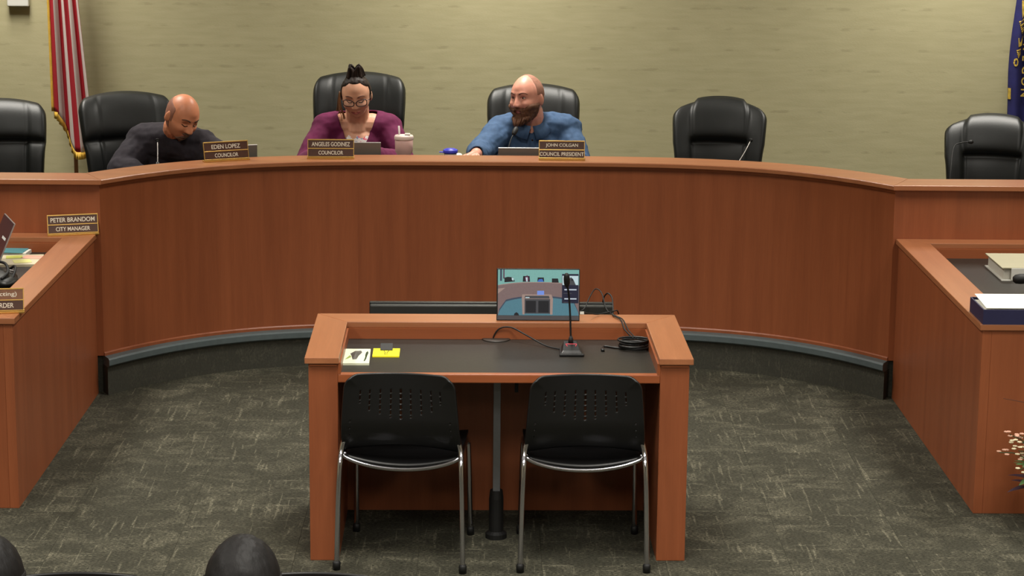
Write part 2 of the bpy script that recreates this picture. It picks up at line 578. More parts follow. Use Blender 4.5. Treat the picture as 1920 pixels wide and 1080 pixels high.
dais = thing('council_dais', (0, 0, 0), 0, 'long curved cherry wood council dais with straight wings and ledge top', 'dais')
SEG = ((0, 20), (20, 40), (40, 60))
for a, b in SEG:
    sweep([(0, PLAT + 0.02), (0, 1.098), (-0.035, 1.098), (-0.035, PLAT + 0.02)], a, b).build('front_panel', M_wood, dais)
sweep([(0.008, PLAT), (0.008, PLAT + 0.014), (0.003, PLAT + 0.02), (-0.03, PLAT + 0.02), (-0.03, PLAT)]).build('base_moulding', M_wood, dais)
sweep([(0.010, 1.086), (0.010, 1.1), (-0.03, 1.1), (-0.03, 1.086)]).build('shadow_strip', M_wood_lip, dais)
for a, b in SEG:
    sweep([(0.024, 1.100), (0.028, 1.104), (0.028, 1.122), (0.024, ZT), (-0.205, ZT), (-0.205, 1.100)], a, b).build('ledge_top', M_wood_lit_x, dais)
sweep([(-0.16, 1.015), (-0.16, 1.035), (-0.52, 1.035), (-0.52, 1.015)]).build('worktop', M_worktop, dais)
sweep([(-0.14, 1.035), (-0.14, 1.1), (-0.16, 1.1), (-0.16, 1.035)]).build('ledge_riser', M_wood, dais)
for sx in (-1, 1):
    k = 0 if sx < 0 else -1
    def cn(d): return offset_line(d)[k]
    far = sx * 4.9
    p0, p1 = cn(0), cn(-0.035)
    MB().prism([(far, YW), (p0.x, YW), (p1.x, YW + 0.035), (far, YW + 0.035)], PLAT + 0.0, 1.098).build('wing_panel', M_wood, dais)
    p0, p1 = cn(0.028), cn(-0.205)
    MB().prism([(far, YW - 0.028), (p0.x, YW - 0.028), (p1.x, YW + 0.205), (far, YW + 0.205)], 1.100, ZT).build('ledge_top', M_wood_lit_x, dais, bevel=0.003)
    p0, p1 = cn(-0.16), cn(-0.52)
    MB().prism([(far, YW + 0.16), (p0.x, YW + 0.16), (p1.x, YW + 0.52), (far, YW + 0.52)], 1.015, 1.035).build('worktop', M_worktop, dais)

# raised platform: carpeted riser, rubber nosing, deck
plat = sweep([(0.045, 0.0), (0.045, 0.15), (-0.05, 0.15), (-0.05, 0.0)]).build('platform_riser', M_riser)
tag(plat, kind='structure')
nosing = sweep([(0.066, 0.158), (0.072, 0.164), (0.072, 0.192), (0.062, PLAT), (-0.04, PLAT), (-0.04, 0.150), (0.05, 0.150)])
nosing.build('nosing', M_nosing, plat, smooth=False)
ol = offset_line(-0.03)
deck_poly = [(p.x, p.y) for p in ol] + [(5.2, YW + 0.03), (5.2, 14.2), (-5.2, 14.2), (-5.2, YW + 0.03)]
MB().prism(deck_poly, 0.0, PLAT - 0.002).build('deck', M_riser, plat)

# ------------------------------------------------------------------ staff desks at both sides
ZD, ZWK = 0.845, 0.770
def staff_desk(side, label):
    d = thing('staff_desk', ((XL if side < 0 else XR), 9.2, 0), 0, label, 'desk')
    s = side
    YB = YW - 0.002 - 9.2
    W = 1.75
    def bx(x0, x1, y0, y1, z0, z1):
        xs = sorted((s * x0, s * x1))
        return MB().box(xs[0], xs[1], y0, y1, z0, z1)
    bx(0.0, 0.04, 0.0, YB, 0.0, 0.818).build('side_panel', M_wood, d, bevel=0.002)
    bx(0.04, W, 0.0, 0.04, 0.0, 0.818).build('front_panel', M_wood, d, bevel=0.002)
    bx(0.006, W, 0.006, 0.05, 0.806, 0.82).build('shadow_strip', M_wood_lip, d)
    def cap(poly, nm, mt):
        MB().prism([(s * x, y) for x, y in poly], 0.818, ZD).build(nm, mt, d, bevel=0.003)
    cw = 0.14
    cap([(-0.014, -0.014), (cw, cw), (cw, YB - 0.12), (-0.014, YB)], 'cap_rail', M_wood_lit_y)
    cap([(-0.014, -0.014), (W, -0.014), (W, cw), (cw, cw)], 'cap_rail', M_wood_lit_x)
    cap([(-0.014, YB), (cw, YB - 0.12), (W, YB - 0.12), (W, YB)], 'cap_rail', M_wood_lit_x)
    bx(cw - 0.012, cw, cw, YB - 0.12, ZWK, 0.818).build('inner_lip', M_wood_lip, d)
    bx(cw, W, YB - 0.132, YB - 0.12, ZWK, 0.818).build('inner_lip', M_wood_lip, d)
    bx(cw, W, cw - 0.012, cw, ZWK, 0.818).build('inner_lip', M_wood_lip, d)
    bx(0.04, W, 0.04, YB - 0.0, ZWK - 0.03, ZWK).build('worktop', M_worktop, d)
    return d
staff_desk(-1, 'cherry wood staff desk with two nameplates on its rail, by flag with red stripes')
staff_desk(1, 'cherry wood staff desk carrying white binder and navy tray')

# ------------------------------------------------------------------ podium table for the public
PC = Vector((0.048, 8.922, 0))
PROT = 0.0115
pod = thing('speaker_table', PC, PROT, 'cherry wood speaker table with raised rail and dark grey inset top', 'table')
def pod_w(x, y, z):                      # table-local to world
    return Matrix.Rotation(PROT, 4, 'Z') @ Vector((x, y, z)) + PC
hw, hd = 0.770, 0.408
ZPW = 0.773
for s in (-1, 1):
    x0, x1 = sorted((s * (hw - 0.014), s * (hw - 0.130)))
    MB().box(x0, x1, -hd + 0.02, hd - 0.02, 0.0, 0.819).build('end_panel', M_wood, pod, bevel=0.003)
    MB().box(x0 + 0.004, x1 - 0.004, -hd + 0.013, hd - 0.03, 0.807, 0.82).build('shadow_strip', M_wood_lip, pod)
    MB().prism([(s * hw, -hd), (s * (hw - 0.136), -hd), (s * (hw - 0.136), hd - 0.165), (s * hw, hd)], 0.82, 0.845).build('cap_rail', M_wood_lit_y, pod, bevel=0.003)
    xi0, xi1 = sorted((s * (hw - 0.130), s * (hw - 0.142)))
    MB().box(xi0, xi1, -hd + 0.02, hd - 0.165, ZPW, 0.82).build('inner_lip', M_wood_lip, pod)
MB().prism([(-hw, hd), (hw, hd), (hw - 0.136, hd - 0.165), (-hw + 0.136, hd - 0.165)], 0.82, 0.845).build('cap_rail', M_wood_lit_x, pod, bevel=0.003)
MB().box(-hw + 0.13, hw - 0.13, hd - 0.172, hd - 0.16, ZPW, 0.82).build('inner_lip', M_wood_lip, pod)
MB().box(-hw + 0.13, hw - 0.13, -hd + 0.055, hd - 0.16, ZPW - 0.03, ZPW).build('worktop', M_worktop, pod)
MB().box(-hw + 0.13, hw - 0.13, -hd + 0.02, -hd + 0.056, ZPW - 0.034, ZPW + 0.001).build('edge_band', M_wood_lip, pod, bevel=0.004)
MB().box(-hw + 0.13, hw - 0.13, hd - 0.12, hd - 0.1, 0.0, 0.82).build('back_panel', M_wood, pod)
MB().box(-0.018, 0.012, -0.10, -0.07, 0.20, ZPW - 0.03).build('support_post', M_steel, pod, bevel=0.002)
MB().lathe([(0.045, 0.0), (0.045, 0.02), (0.03, 0.03), (0.03, 0.17), (0.026, 0.205), (0, 0.205)], 20, c=(-0.003, -0.085, 0)).build('post_foot', M_blackmatte, pod)
hk = MB().box(0.066, 0.080, -0.24, -0.22, ZPW - 0.10, ZPW - 0.03)
hk.box(0.066, 0.080, -0.24, -0.205, ZPW - 0.11, ZPW - 0.098)
hk.build('hook', M_blackmatte, pod)
gm = MB().lathe([(0.030, 0.0), (0.058, 0.0), (0.060, 0.002), (0.056, 0.005), (0.030, 0.005)], 32, c=(-0.004, 0.285 - 0.05, ZPW))
gm.build('grommet_ring', mat('dark brown grommet', (46, 38, 32), 0.5, var=0.1), pod, smooth=True)
MB().lathe([(0.0, 0.0), (0.034, 0.0), (0.032, 0.003), (0.0, 0.0032)], 28, c=(-0.004, 0.235, ZPW)).build('grommet_cap', M_blackmatte, pod)


# ------------------------------------------------------------------ high-back leather office chairs
def sgn(v): return -1 if v < 0 else 1
def exec_backrest(H0, H1, winged=False):
    """padded back from z=H0 to z=H1; front faces -y"""
    NU, NV = 49, 45
    front, back = [], []
    hgt = H1 - H0
    for j in range(NV):
        v = j / (NV - 1)
        rf, rb = [], []
        for i in range(NU):
            u = -1 + 2 * i / (NU - 1)
            au = abs(u)
            w = 0.225 + 0.05 * min(1, v / 0.6) + 0.004 * math.sin(v * 9)
            z = H0 + hgt * v
            top = max(0, (v - 0.5) / 0.5)
            if winged:
                tr = max(0.0, (v - 0.86) / 0.14)
                w *= 1 - 0.15 * tr ** 2.4
                z -= 0.045 * au ** 2.2 * top
                if au > 0.6:
                    z -= 0.018 * min(1, (au - 0.6) / 0.05) * max(0, (v - 0.7) / 0.3)
            else:
                z -= (0.034 * au ** 2 + 0.022 * max(0, (au - 0.88) / 0.12) ** 2) * top
                tr = max(0.0, (v - 0.90) / 0.10)
                w *= 1 - 0.055 * tr ** 2.2
            x = u * w
            # cushion relief
            if winged and au > 0.62:
                hp = max(0, 1 - ((v - 0.5) / 0.5) ** 6) ** 0.5
                amp = 0.045
            elif v > 0.60:
                hp = max(0, 1 - ((v - 0.80) / 0.20) ** 4) ** 0.5
                amp = 0.055
            else:
                hp = max(0, 1 - ((v - 0.30) / 0.30) ** 4) ** 0.5
                amp = 0.030 if au < 0.6 else 0.048
            edge = max(0, 1 - au ** 8) ** 0.5
            topf = max(0, 1 - v ** 14) ** 0.5
            groove = (0.014 if winged else (0.006 if v > 0.6 else 0.012)) * math.exp(-((au - 0.60) / 0.03) ** 2) * (1 if v > 0.02 else 0)
            lean = 0.16 * (v - 0.3) ** 2 + 0.10 * v
            wrap = -0.075 * au ** 2.2
            y = lean + wrap
            yf = y - (0.012 + amp * hp * edge * topf) + groove
            yb = y + 0.050 * edge * topf * (1 - 0.25 * v)
            if i in (0, NU - 1) or j in (0, NV - 1):
                yf = yb = y
            rf.append(Vector((x, yf, z)))
            rb.append(Vector((x, yb, z)))
        front.append(rf)
        back.append(rb)
    m = MB()
    m.grid(front)
    m.grid([list(reversed(r)) for r in back])
    return m.mesh('backrest', M_leather, smooth=True, weld=True)

def exec_chair(loc, rz, top, label, winged=False):
    """loc: point on the platform under the backrest's top centre"""
    t = thing('office_chair', loc, rz, label, 'chair', 'leather office chairs behind the dais')
    tz = top - PLAT
    seat_z = 0.47
    b = put('backrest', exec_backrest(seat_z + 0.03, tz, winged), t)
    b.location = (0, -0.17, 0)
    m = MB()
    P = []
    for j in range(17):
        v = -1 + 2 * j / 16
        row = []
        for i in range(17):
            u = -1 + 2 * i / 16
            x = 0.26 * u * math.sqrt(max(0, 1 - 0.28 * v * v))
            y = -0.42 + 0.25 * v * math.sqrt(max(0, 1 - 0.28 * u * u))
            e = max(0, (1 - u ** 6) * (1 - v ** 6)) ** 0.5
            row.append(Vector((x, y, seat_z - 0.03 + 0.06 * e)))
        P.append(row)
    m.grid(P)
    m.grid([[Vector((p.x, p.y, 2 * (seat_z - 0.03) - p.z + 0.0)) for p in reversed(r)] for r in P])
    m.build('seat', M_leather, t, smooth=True, weld=True)
    for s in (-1, 1):
        arm = MB().tube(spline([(s * 0.25, -0.17, seat_z + 0.02), (s * 0.30, -0.16, seat_z + 0.14), (s * 0.305, -0.24, seat_z + 0.165), (s * 0.305, -0.46, seat_z + 0.165), (s * 0.30, -0.50, seat_z + 0.12), (s * 0.25, -0.44, seat_z - 0.02)], 6), 0.022, 10)
        a = arm.build('armrest', M_blackplastic, t, smooth=True)
        MB().ellipsoid((s * 0.305, -0.35, seat_z + 0.18), (0.035, 0.14, 0.022)).build('arm_pad', M_leather, a, smooth=True)
    MB().lathe([(0.03, 0.09), (0.03, 0.28), (0.05, 0.30), (0.05, 0.40), (0.10, 0.42)], 16, c=(0, -0.4, 0)).build('gas_column', M_blackplastic, t, smooth=True)
    for k in range(5):
        an = 2 * math.pi * k / 5 + 0.3
        dx, dy = math.cos(an), math.sin(an)
        lg = MB().tube([(0.02 * dx, -0.4 + 0.02 * dy, 0.11), (0.30 * dx, -0.4 + 0.30 * dy, 0.075)], [0.028, 0.018], 8).build('base_leg', M_blackplastic, t, smooth=True)
        Mx = Matrix.Translation((0.30 * dx, -0.4 + 0.30 * dy, 0.03)) @ Matrix.Rotation(an, 4, 'Z') @ Matrix.Rotation(math.pi / 2, 4, 'X')
        MB().lathe([(0, -0.022), (0.026, -0.022), (0.030, -0.012), (0.030, 0.012), (0.026, 0.022), (0, 0.022)], 14, M=Mx).build('caster', M_blackmatte, lg)
    return t

exec_chair((-2.93, 13.20, PLAT), R(14), 1.292, 'black leather office chair cut off by the frame, beside flag with red stripes')
exec_chair((-2.165, 13.10, PLAT), R(20), 1.352, 'black leather office chair behind the man in charcoal sweater')
exec_chair((-0.775, 13.42, PLAT), R(0), 1.444, 'tall black leather office chair behind the woman in purple')
exec_chair((0.278, 13.38, PLAT), R(-2), 1.385, 'black leather office chair behind the bearded man in blue')
exec_chair((1.395, 13.20, PLAT), R(-8), 1.338, 'empty black leather office chair behind the curved part of the dais', True)
exec_chair((2.985, 12.95, PLAT), R(-14), 1.278, 'empty black leather office chair in front of the navy flag', True)

# ------------------------------------------------------------------ stacking chairs with perforated backs
def stack_backrest():
    NU, NV = 109, 57
    m = MB()
    P = []
    for j in range(NV):
        v = j / (NV - 1)                    # 0 bottom .. 1 top
        row = []
        for i in range(NU):
            u = -1 + 2 * i / (NU - 1)
            w = 0.238 - 0.024 * v ** 1.4
            zt = 0.80
            zb = 0.472 + 0.022 * (1 - u * u)
            z = zb + (zt - zb) * v
            x = u * w
            cr = 0.055
            # rounded top corners
            if v > 0.8 and abs(u) > 0.75:
                dx = abs(x) - (w - cr); dz = z - (zt - cr)
                if dx > 0 and dz > 0:
                    q = math.hypot(dx, dz); mx_ = max(dx, dz)
                    x = sgn(u) * ((w - cr) + dx * mx_ / q); z = (zt - cr) + dz * mx_ / q
            y = 0.10 * (0.80 - z) ** 1.0 * 0.55 - 0.055 * (1 - u * u) * (0.6 + 0.4 * v) * -1 - 0.035
            y += 0.05 * max(0, (0.62 - z) / 0.12) ** 2
            row.append(Vector((x, y, z)))
        P.append(row)
    vs_ = [p for r in P for p in r]
    fs = []
    def hole(i, j):
        u = (i + 0.5) / (NU - 1) * 2 - 1
        v = (j + 0.5) / (NV - 1)
        for k in range(9):
            cu = -0.72 + k * 0.18
            if abs(u - cu) < 0.0095:
                lo = 0.40 + 0.26 * (cu * cu) / 0.6
                if lo < v < 0.79 and (j % 4) != 0:
                    return True
        if abs(abs(u) - 0.86) < 0.016 and 0.14 < v < 0.42 and j % 5 == 2:
            return True
        return False
    for j in range(NV - 1):
        for i in range(NU - 1):
            if not hole(i, j):
                a = j * NU + i
                fs.append((a, a + 1, a + NU + 1, a + NU))
    m.add(vs_, fs)
    me = m.mesh('backrest', M_blackplastic, smooth=True)
    o = put('tmp', me)
    sd = o.modifiers.new('s', 'SOLIDIFY'); sd.thickness = 0.008; sd.offset = 0
    apply_mods(o)
    me = o.data
    bpy.data.objects.remove(o)
    me.name = 'backrest'
    return me

def make_stack_chair():
    """faces +y; origin on the floor under the backrest top; back toward -y"""
    t = thing('stacking_chair', (0, 0, 0), 0, 'x', 'chair')
    put('backrest', stack_backrest(), t)
    NU, NV = 25, 21
    P = []
    for j in range(NV):
        v = j / (NV - 1)
        row = []
        for i in range(NU):
            u = -1 + 2 * i / (NU - 1)
            w = 0.225 + 0.012 * v
            y = 0.03 + 0.42 * v
            z = 0.452 - 0.036 * (1 - u * u) * (1 - 0.8 * v) + 0.02 * v - 0.05 * max(0, v - 0.86) ** 1 / 0.14 * 0.6
            row.append(Vector((u * w * (1 - 0.1 * max(0, v - 0.85) / 0.15), y, z)))
        P.append(row)
    m = MB().grid(P)
    o = m.build('seat', M_blackplastic, t, smooth=True)
    sd = o.modifiers.new('s', 'SOLIDIFY'); sd.thickness = 0.012; sd.offset = 0
    apply_mods(o)
    for s in (-1, 1):
        # rear leg climbs to the lower corner of the back
        MB().tube(spline([(s * 0.212, 0.035, 0.60), (s * 0.226, 0.03, 0.53), (s * 0.238, 0.02, 0.475), (s * 0.241, -0.005, 0.42), (s * 0.246, -0.02, 0.28), (s * 0.252, -0.035, 0.012)], 6), 0.0105, 12).build('rear_leg', M_chrome, t, smooth=True)
        MB().tube(spline([(s * 0.232, 0.045, 0.455), (s * 0.232, 0.30, 0.448), (s * 0.232, 0.40, 0.425), (s * 0.234, 0.425, 0.36), (s * 0.24, 0.46, 0.012)], 6), 0.0105, 12).build('front_leg', M_chrome, t, smooth=True)
        MB().lathe([(0, 0), (0.015, 0), (0.016, 0.03), (0.012, 0.036), (0, 0.036)], 14, c=(s * 0.252, -0.035, 0)).build('foot_cap', M_blackmatte, t, smooth=True)
        MB().lathe([(0, 0), (0.015, 0), (0.016, 0.03), (0.012, 0.036), (0, 0.036)], 14, c=(s * 0.24, 0.46, 0)).build('foot_cap', M_blackmatte, t, smooth=True)
    rail = [(0.236 * math.sin(a), 0.02 - 0.015 * math.cos(a) ** 2, 0.465 - 0.055 * math.cos(a) ** 1.3) for a in [-math.pi / 2 + math.pi * i / 24 for i in range(25)] if math.cos(a) >= 0]
    MB().tube(rail, 0.0085, 10).build('cross_rail', M_chrome, t, smooth=True)
    return t

chair0 = make_stack_chair()
placements = [
    ((-0.336, 8.43, 0), R(-4.5), 'black stacking chair with chrome legs on the yellow notepad side of the table', 'chairs at the speaker table'),
    ((0.392, 8.43, 0), R(0.6), 'black stacking chair with chrome legs on the gooseneck microphone side of the table', 'chairs at the speaker table'),
    ((-1.165, 6.04, 0), R(1.5), 'black stacking chair in audience row, in the corner of the frame', 'audience chairs'),
    ((-0.505, 6.05, 0), R(1.5), 'black audience chair in front of the dark-haired head', 'audience chairs'),
    ((1.165, 6.02, 0), R(-2), 'black audience chair on the side of the navy tray, nearer the middle', 'audience chairs'),
    ((1.71, 6.02, 0), R(-2), 'black audience chair on the side of the navy tray, nearer the frame edge', 'audience chairs'),
    ((-0.60, 4.78, 0), R(0), 'black audience chair under the dark-haired person nearer the middle', 'audience chairs'),
    ((-1.19, 4.78, 0), R(0), 'black audience chair under the dark-haired person at the frame edge', 'audience chairs'),
]
for i, (loc, rz, lab, grp) in enumerate(placements):
    o = chair0 if i == 0 else copy_tree(chair0)
    o.location = loc
    o.rotation_euler = (0, 0, rz)
    tag(o, lab, 'chair', grp)

# ------------------------------------------------------------------ TV behind the table, portable monitor on its rail
tv = thing('television', pod_w(-0.02, 0.56, 0), PROT, 'black flat television mounted behind the speaker table, seen from behind', 'television')
MB().box(-0.535, 0.535, 0.02, 0.05, 0.27, 0.858).build('screen_panel', M_blackplastic, tv, bevel=0.004)
MB().box(-0.532, 0.532, -0.012, 0.02, 0.275, 0.852).build('back_cover', mat('grey black shell', (52, 54, 52), 0.35, var=0.05), tv, bevel=0.006)
MB().box(-0.30, 0.30, -0.045, -0.010, 0.33, 0.70).build('electronics_hump', M_blackplastic, tv, bevel=0.01)
MB().box(-0.14, 0.14, -0.145, -0.045, 0.42, 0.60).build('mount_bracket', M_blackmatte, tv)
MB().box(-0.525, 0.525, 0.0495, 0.051, 0.285, 0.845).build('glass', M_screenoff, tv)

mon = thing('portable_monitor', (0.2195, 9.20, 0.8455), 0.0, 'slim portable monitor on the rail of the speaker table, showing the room', 'monitor')
MT = Matrix.Rotation(R(-9), 4, 'X')
MB().box(-0.177, 0.177, 0, 0.010, 0.0, 0.222, M=MT).build('housing', M_blackplastic, mon, bevel=0.002)
MB().box(-0.174, 0.174, -0.0012, 0.0, 0.004, 0.022, M=MT).build('chin', mat('grey bezel', (78, 78, 84), 0.4, var=0.03), mon)
MB().prism([(0.01, 0.004), (0.062, 0.012), (0.062, 0.015), (0.012, 0.125), (0.006, 0.125)], -0.08, 0.08, M=MT @ Matrix(((0, 0, 1, 0), (1, 0, 0, 0), (0, 1, 0, 0), (0, 0, 0, 1)))).build('kickstand', M_blackplastic, mon)
def escreen(name, rgb, st=0.55):
    m = bpy.data.materials.new(name)
    nt, N, L, b = nodes_of(m)
    b.inputs['Base Color'].default_value = (0.01, 0.01, 0.01, 1)
    b.inputs['Roughness'].default_value = 0.3
    tc = N.new('ShaderNodeTexCoord')
    n = N.new('ShaderNodeTexNoise'); n.inputs['Scale'].default_value = 160
    L.new(tc.outputs['Object'], n.inputs['Vector'])
    mx = N.new('ShaderNodeMix'); mx.data_type = 'RGBA'
    c = lin(rgb)
    mx.inputs['A'].default_value = tuple(v * 0.9 for v in c[:3]) + (1,); mx.inputs['B'].default_value = tuple(v * 1.1 for v in c[:3]) + (1,)
    L.new(n.outputs[0], mx.inputs['Factor'])
    L.new(mx.outputs['Result'], b.inputs['Emission Color'])
    b.inputs['Emission Strength'].default_value = st
    return m
scr_cols = [(126, 180, 172), (128, 106, 104), (82, 128, 142), (20, 22, 30), (70, 70, 74), (24, 26, 52), (200, 222, 226), (60, 110, 190), (165, 140, 130), (120, 150, 230), (86, 40, 70), (60, 96, 150), (205, 215, 225), (60, 74, 92)]
SCRM = [escreen('screen tone', c, 0.85) for c in scr_cols]
sc_ = MB()
SX0, SX1, SZ0, SZ1 = -0.1715, 0.1735, 0.0225, 0.2175
lay = [0]
def spoly(pts, mi):
    """polygon in picture fractions (0..1 across, 0..1 down)"""
    lay[0] += 1
    y = -0.0004 - lay[0] * 0.00004
    vs_ = [MT @ Vector((SX0 + (SX1 - SX0) * a, y, SZ1 - (SZ1 - SZ0) * b)) for a, b in pts]
    sc_.add(vs_, [tuple(range(len(vs_)))], mi)
def srect(a, b, c, d, mi): spoly([(a, b), (c, b), (c, d), (a, d)], mi)
def arc(x0, x1, ym, ye, n=16, p=2.6): return [(x0 + (x1 - x0) * i / n, ym + (ye - ym) * abs(2 * i / n - 1) ** p) for i in range(n + 1)]
srect(0, 0, 1, 1, 0)
spoly(arc(0, 1.0, 0.27, 0.34) + [(1, 1), (0, 1)], 8)
spoly(arc(0, 1.0, 0.285, 0.355) + [(1, 1), (0, 1)], 1)
spoly([(0.0, 1), (0.02, 0.86), (0.1, 0.66)] + arc(0.1, 0.93, 0.575, 0.66) + [(0.99, 0.9), (1, 1)], 13)
spoly([(0.0, 1), (0.02, 0.9), (0.1, 0.7)] + arc(0.1, 0.93, 0.61, 0.70) + [(0.99, 0.92), (1, 1)], 2)
spoly([(0.0, 0.42), (0.09, 0.40), (0.0, 0.53)], 8)
srect(0.065, 0.0, 0.08, 0.2, 10)
srect(0.025, 0.0, 0.05, 0.25, 13)
spoly([(0.08, 0.18), (0.12, 0.16), (0.18, 0.17), (0.21, 0.26), (0.08, 0.28)], 3)
spoly([(0.17, 0.17), (0.195, 0.2), (0.19, 0.25), (0.17, 0.22)], 6)
spoly([(0.31, 0.14), (0.39, 0.14), (0.395, 0.265), (0.305, 0.265)], 3)
spoly([(0.33, 0.17), (0.36, 0.12), (0.385, 0.19), (0.375, 0.265), (0.335, 0.265)], 10)
spoly([(0.34, 0.17), (0.365, 0.17), (0.365, 0.26), (0.35, 0.26)], 6)
spoly([(0.49, 0.17), (0.565, 0.17), (0.57, 0.265), (0.485, 0.265)], 3)
spoly([(0.485, 0.265), (0.505, 0.21), (0.545, 0.2), (0.565, 0.265)], 7)
spoly([(0.665, 0.28), (0.665, 0.19), (0.74, 0.19), (0.75, 0.28)], 3)
spoly([(0.30, 0.54), (0.66, 0.54), (0.68, 0.63), (0.675, 0.98), (0.645, 0.98), (0.645, 0.64), (0.33, 0.64), (0.33, 0.98), (0.305, 0.98), (0.295, 0.62)], 8)
srect(0.33, 0.64, 0.645, 0.96, 4)
srect(0.345, 0.68, 0.47, 0.94, 3)
srect(0.50, 0.68, 0.63, 0.94, 3)
spoly([(0.335, 0.57), (0.63, 0.57), (0.64, 0.63), (0.33, 0.63)], 4)
srect(0.34, 0.60, 0.39, 0.62, 6)
srect(0.485, 0.46, 0.57, 0.55, 9)
spoly([(0.20, 1.0), (0.205, 0.96), (0.23, 0.93), (0.255, 0.96), (0.262, 1.0)], 3)
srect(0.79, 0.09, 0.995, 0.73, 5)
srect(0.795, 0.13, 0.99, 0.33, 6)
spoly([(0.86, 0.33), (0.87, 0.21), (0.90, 0.16), (0.93, 0.21), (0.96, 0.33)], 4)
srect(0.905, 0.19, 0.925, 0.24, 3)
for q, (a, b) in enumerate(((0.82, 0.42), (0.82, 0.62))):
    srect(a, b, a + 0.15, b + 0.025, 12)
    srect(a - 0.01, b + 0.085, a + 0.09, b + 0.1, 4)
sc_.build('screen', SCRM, mon)
MB().box(0.1785, 0.196, 0.001, 0.009, 0.028, 0.040, M=MT).build('plug', M_whitep, mon, bevel=0.001)

# gooseneck microphone on the table
def mic_head(M, L_=0.055, r=0.012):
    return MB().lathe([(0, 0), (r * 0.55, 0.0), (r * 0.75, 0.006), (r, 0.016), (r * 1.05, L_ * 0.6), (r * 0.9, L_ * 0.85), (r * 0.5, L_ * 0.98), (0, L_)], 16, M=M)
bp_ = pod_w(0.303, -0.005, ZPW)
mic = thing('gooseneck_microphone', bp_, PROT, 'black desk microphone with red lit switch on the speaker table', 'microphone')
MB().prism([(-0.052, -0.075), (0.052, -0.075), (0.046, 0.06), (0.03, 0.072), (-0.03, 0.072), (-0.046, 0.06)], 0, 0.012).build('base', M_blackplastic, mic, bevel=0.005)
bb = MB()
bb.add([(-0.046, -0.066, 0.012), (0.046, -0.066, 0.012), (0.038, 0.06, 0.012), (-0.038, 0.06, 0.012), (-0.036, -0.052, 0.022), (0.036, -0.052, 0.022), (0.028, 0.05, 0.040), (-0.028, 0.05, 0.040)], [(0, 1, 5, 4), (1, 2, 6, 5), (2, 3, 7, 6), (3, 0, 4, 7), (4, 5, 6, 7), (0, 3, 2, 1)])
bb.build('console', M_blackplastic, mic, bevel=0.004)
M_red = mat('red indicator', (150, 40, 50), 0.4, emit=(255, 60, 80), estr=0.7, var=0.02)
rg = MB()
def slope_z(y): return 0.022 + (y + 0.052) / 0.102 * 0.018 + 0.0006
for (x0, y0, x1, y1) in ((-0.020, 0.014, 0.022, 0.014), (-0.022, 0.014, -0.016, -0.010), (0.024, 0.014, 0.018, -0.010)):
    rg.tube([(x0, y0, slope_z(y0)), (x1, y1, slope_z(y1))], 0.0011, 6)
rg.build('lit_switch', M_red, mic)
MB().lathe([(0.011, 0), (0.010, 0.018), (0.005, 0.032)], 14, c=(0.0, 0.030, 0.033)).build('socket', M_blackmatte, mic, smooth=True)
stem_pts = spline([(0, 0.03, 0.045), (-0.004, 0.03, 0.15), (-0.012, 0.02, 0.245), (-0.021, -0.015, 0.287)], 8)
MB().tube(stem_pts, 0.0042, 10).build('gooseneck', M_blackmatte, mic, smooth=True)
Mh = Matrix.Translation((-0.021, -0.012, 0.281)) @ Matrix.Rotation(R(14), 4, 'X') @ Matrix.Rotation(R(-3), 4, 'Y')
mic_head(Mh, 0.062, 0.0125).build('capsule', M_blackmatte, mic, smooth=True)
def pl(x, y, z=0.0): return pod_w(x, y, ZPW + z)
c1 = MB().tube(spline([pl(-0.012, 0.235, -0.02), pl(-0.014, 0.235, 0.012), pl(0.012, 0.225, 0.050), pl(0.06, 0.215, 0.056), pl(0.12, 0.165, 0.036), pl(0.20, 0.09, 0.008), pl(0.262, 0.03, 0.006)], 8), 0.0032, 8)
tag(c1.build('microphone_cable', M_blackmatte, smooth=True), 'thin dark cable arching from the grommet to the desk microphone', 'cable')

# coiled cable and the lead that climbs over the rail
cc = pl(0.572, 0.075)
coil_pts = []
for i in range(24 * 5 + 1):
    a = 2 * math.pi * i / 24
    k = i / 24
    rr = 0.062 + 0.006 * math.sin(1.7 * k)
    coil_pts.append(cc + Vector((rr * math.cos(a) + 0.004 * math.sin(k * 2.2), rr * 0.86 * math.sin(a) + 0.006 * math.cos(k * 1.9), 0.005 + 0.0075 * k)))
cl = MB().tube(coil_pts, 0.0042, 8)
cl.tube(spline([coil_pts[0], cc + Vector((0.03, -0.05, 0.006)), cc + Vector((-0.08, -0.01, 0.005)), cc + Vector((-0.125, 0.015, 0.005)), cc + Vector((-0.135, -0.03, 0.005))], 8), 0.0042, 8)
cl.box(cc.x - 0.142, cc.x - 0.128, cc.y - 0.062, cc.y - 0.03, cc.z + 0.001, cc.z + 0.010)
tag(cl.build('coiled_cable', M_blackplastic, smooth=True), 'coil of black cable on the table beside the end rail', 'cable')
ld_ = MB().tube(spline([cc + Vector((0.0, 0.05, 0.03)), cc + Vector((-0.035, 0.085, 0.06)), pod_w(0.527, 0.27, 0.852), pod_w(0.500, 0.36, 0.853), pod_w(0.505, 0.43, 0.855), pod_w(0.505, 0.52, 0.895), pod_w(0.485, 0.56, 0.905), pod_w(0.470, 0.60, 0.85), pod_w(0.475, 0.62, 0.70)], 8), 0.0032, 8)
tag(ld_.build('power_lead', M_blackmatte, smooth=True), 'black lead rising from the cable coil over the rail behind the table', 'cable')
ld2 = MB().tube(spline([cc + Vector((0.012, 0.05, 0.03)), cc + Vector((-0.02, 0.085, 0.058)), pod_w(0.537, 0.27, 0.852), pod_w(0.515, 0.34, 0.852), pod_w(0.478, 0.43, 0.86), pod_w(0.460, 0.52, 0.915), pod_w(0.435, 0.56, 0.925), pod_w(0.410, 0.54, 0.895), pod_w(0.385, 0.49, 0.855), pod_w(0.36, 0.43, 0.852)], 8), 0.0026, 8)
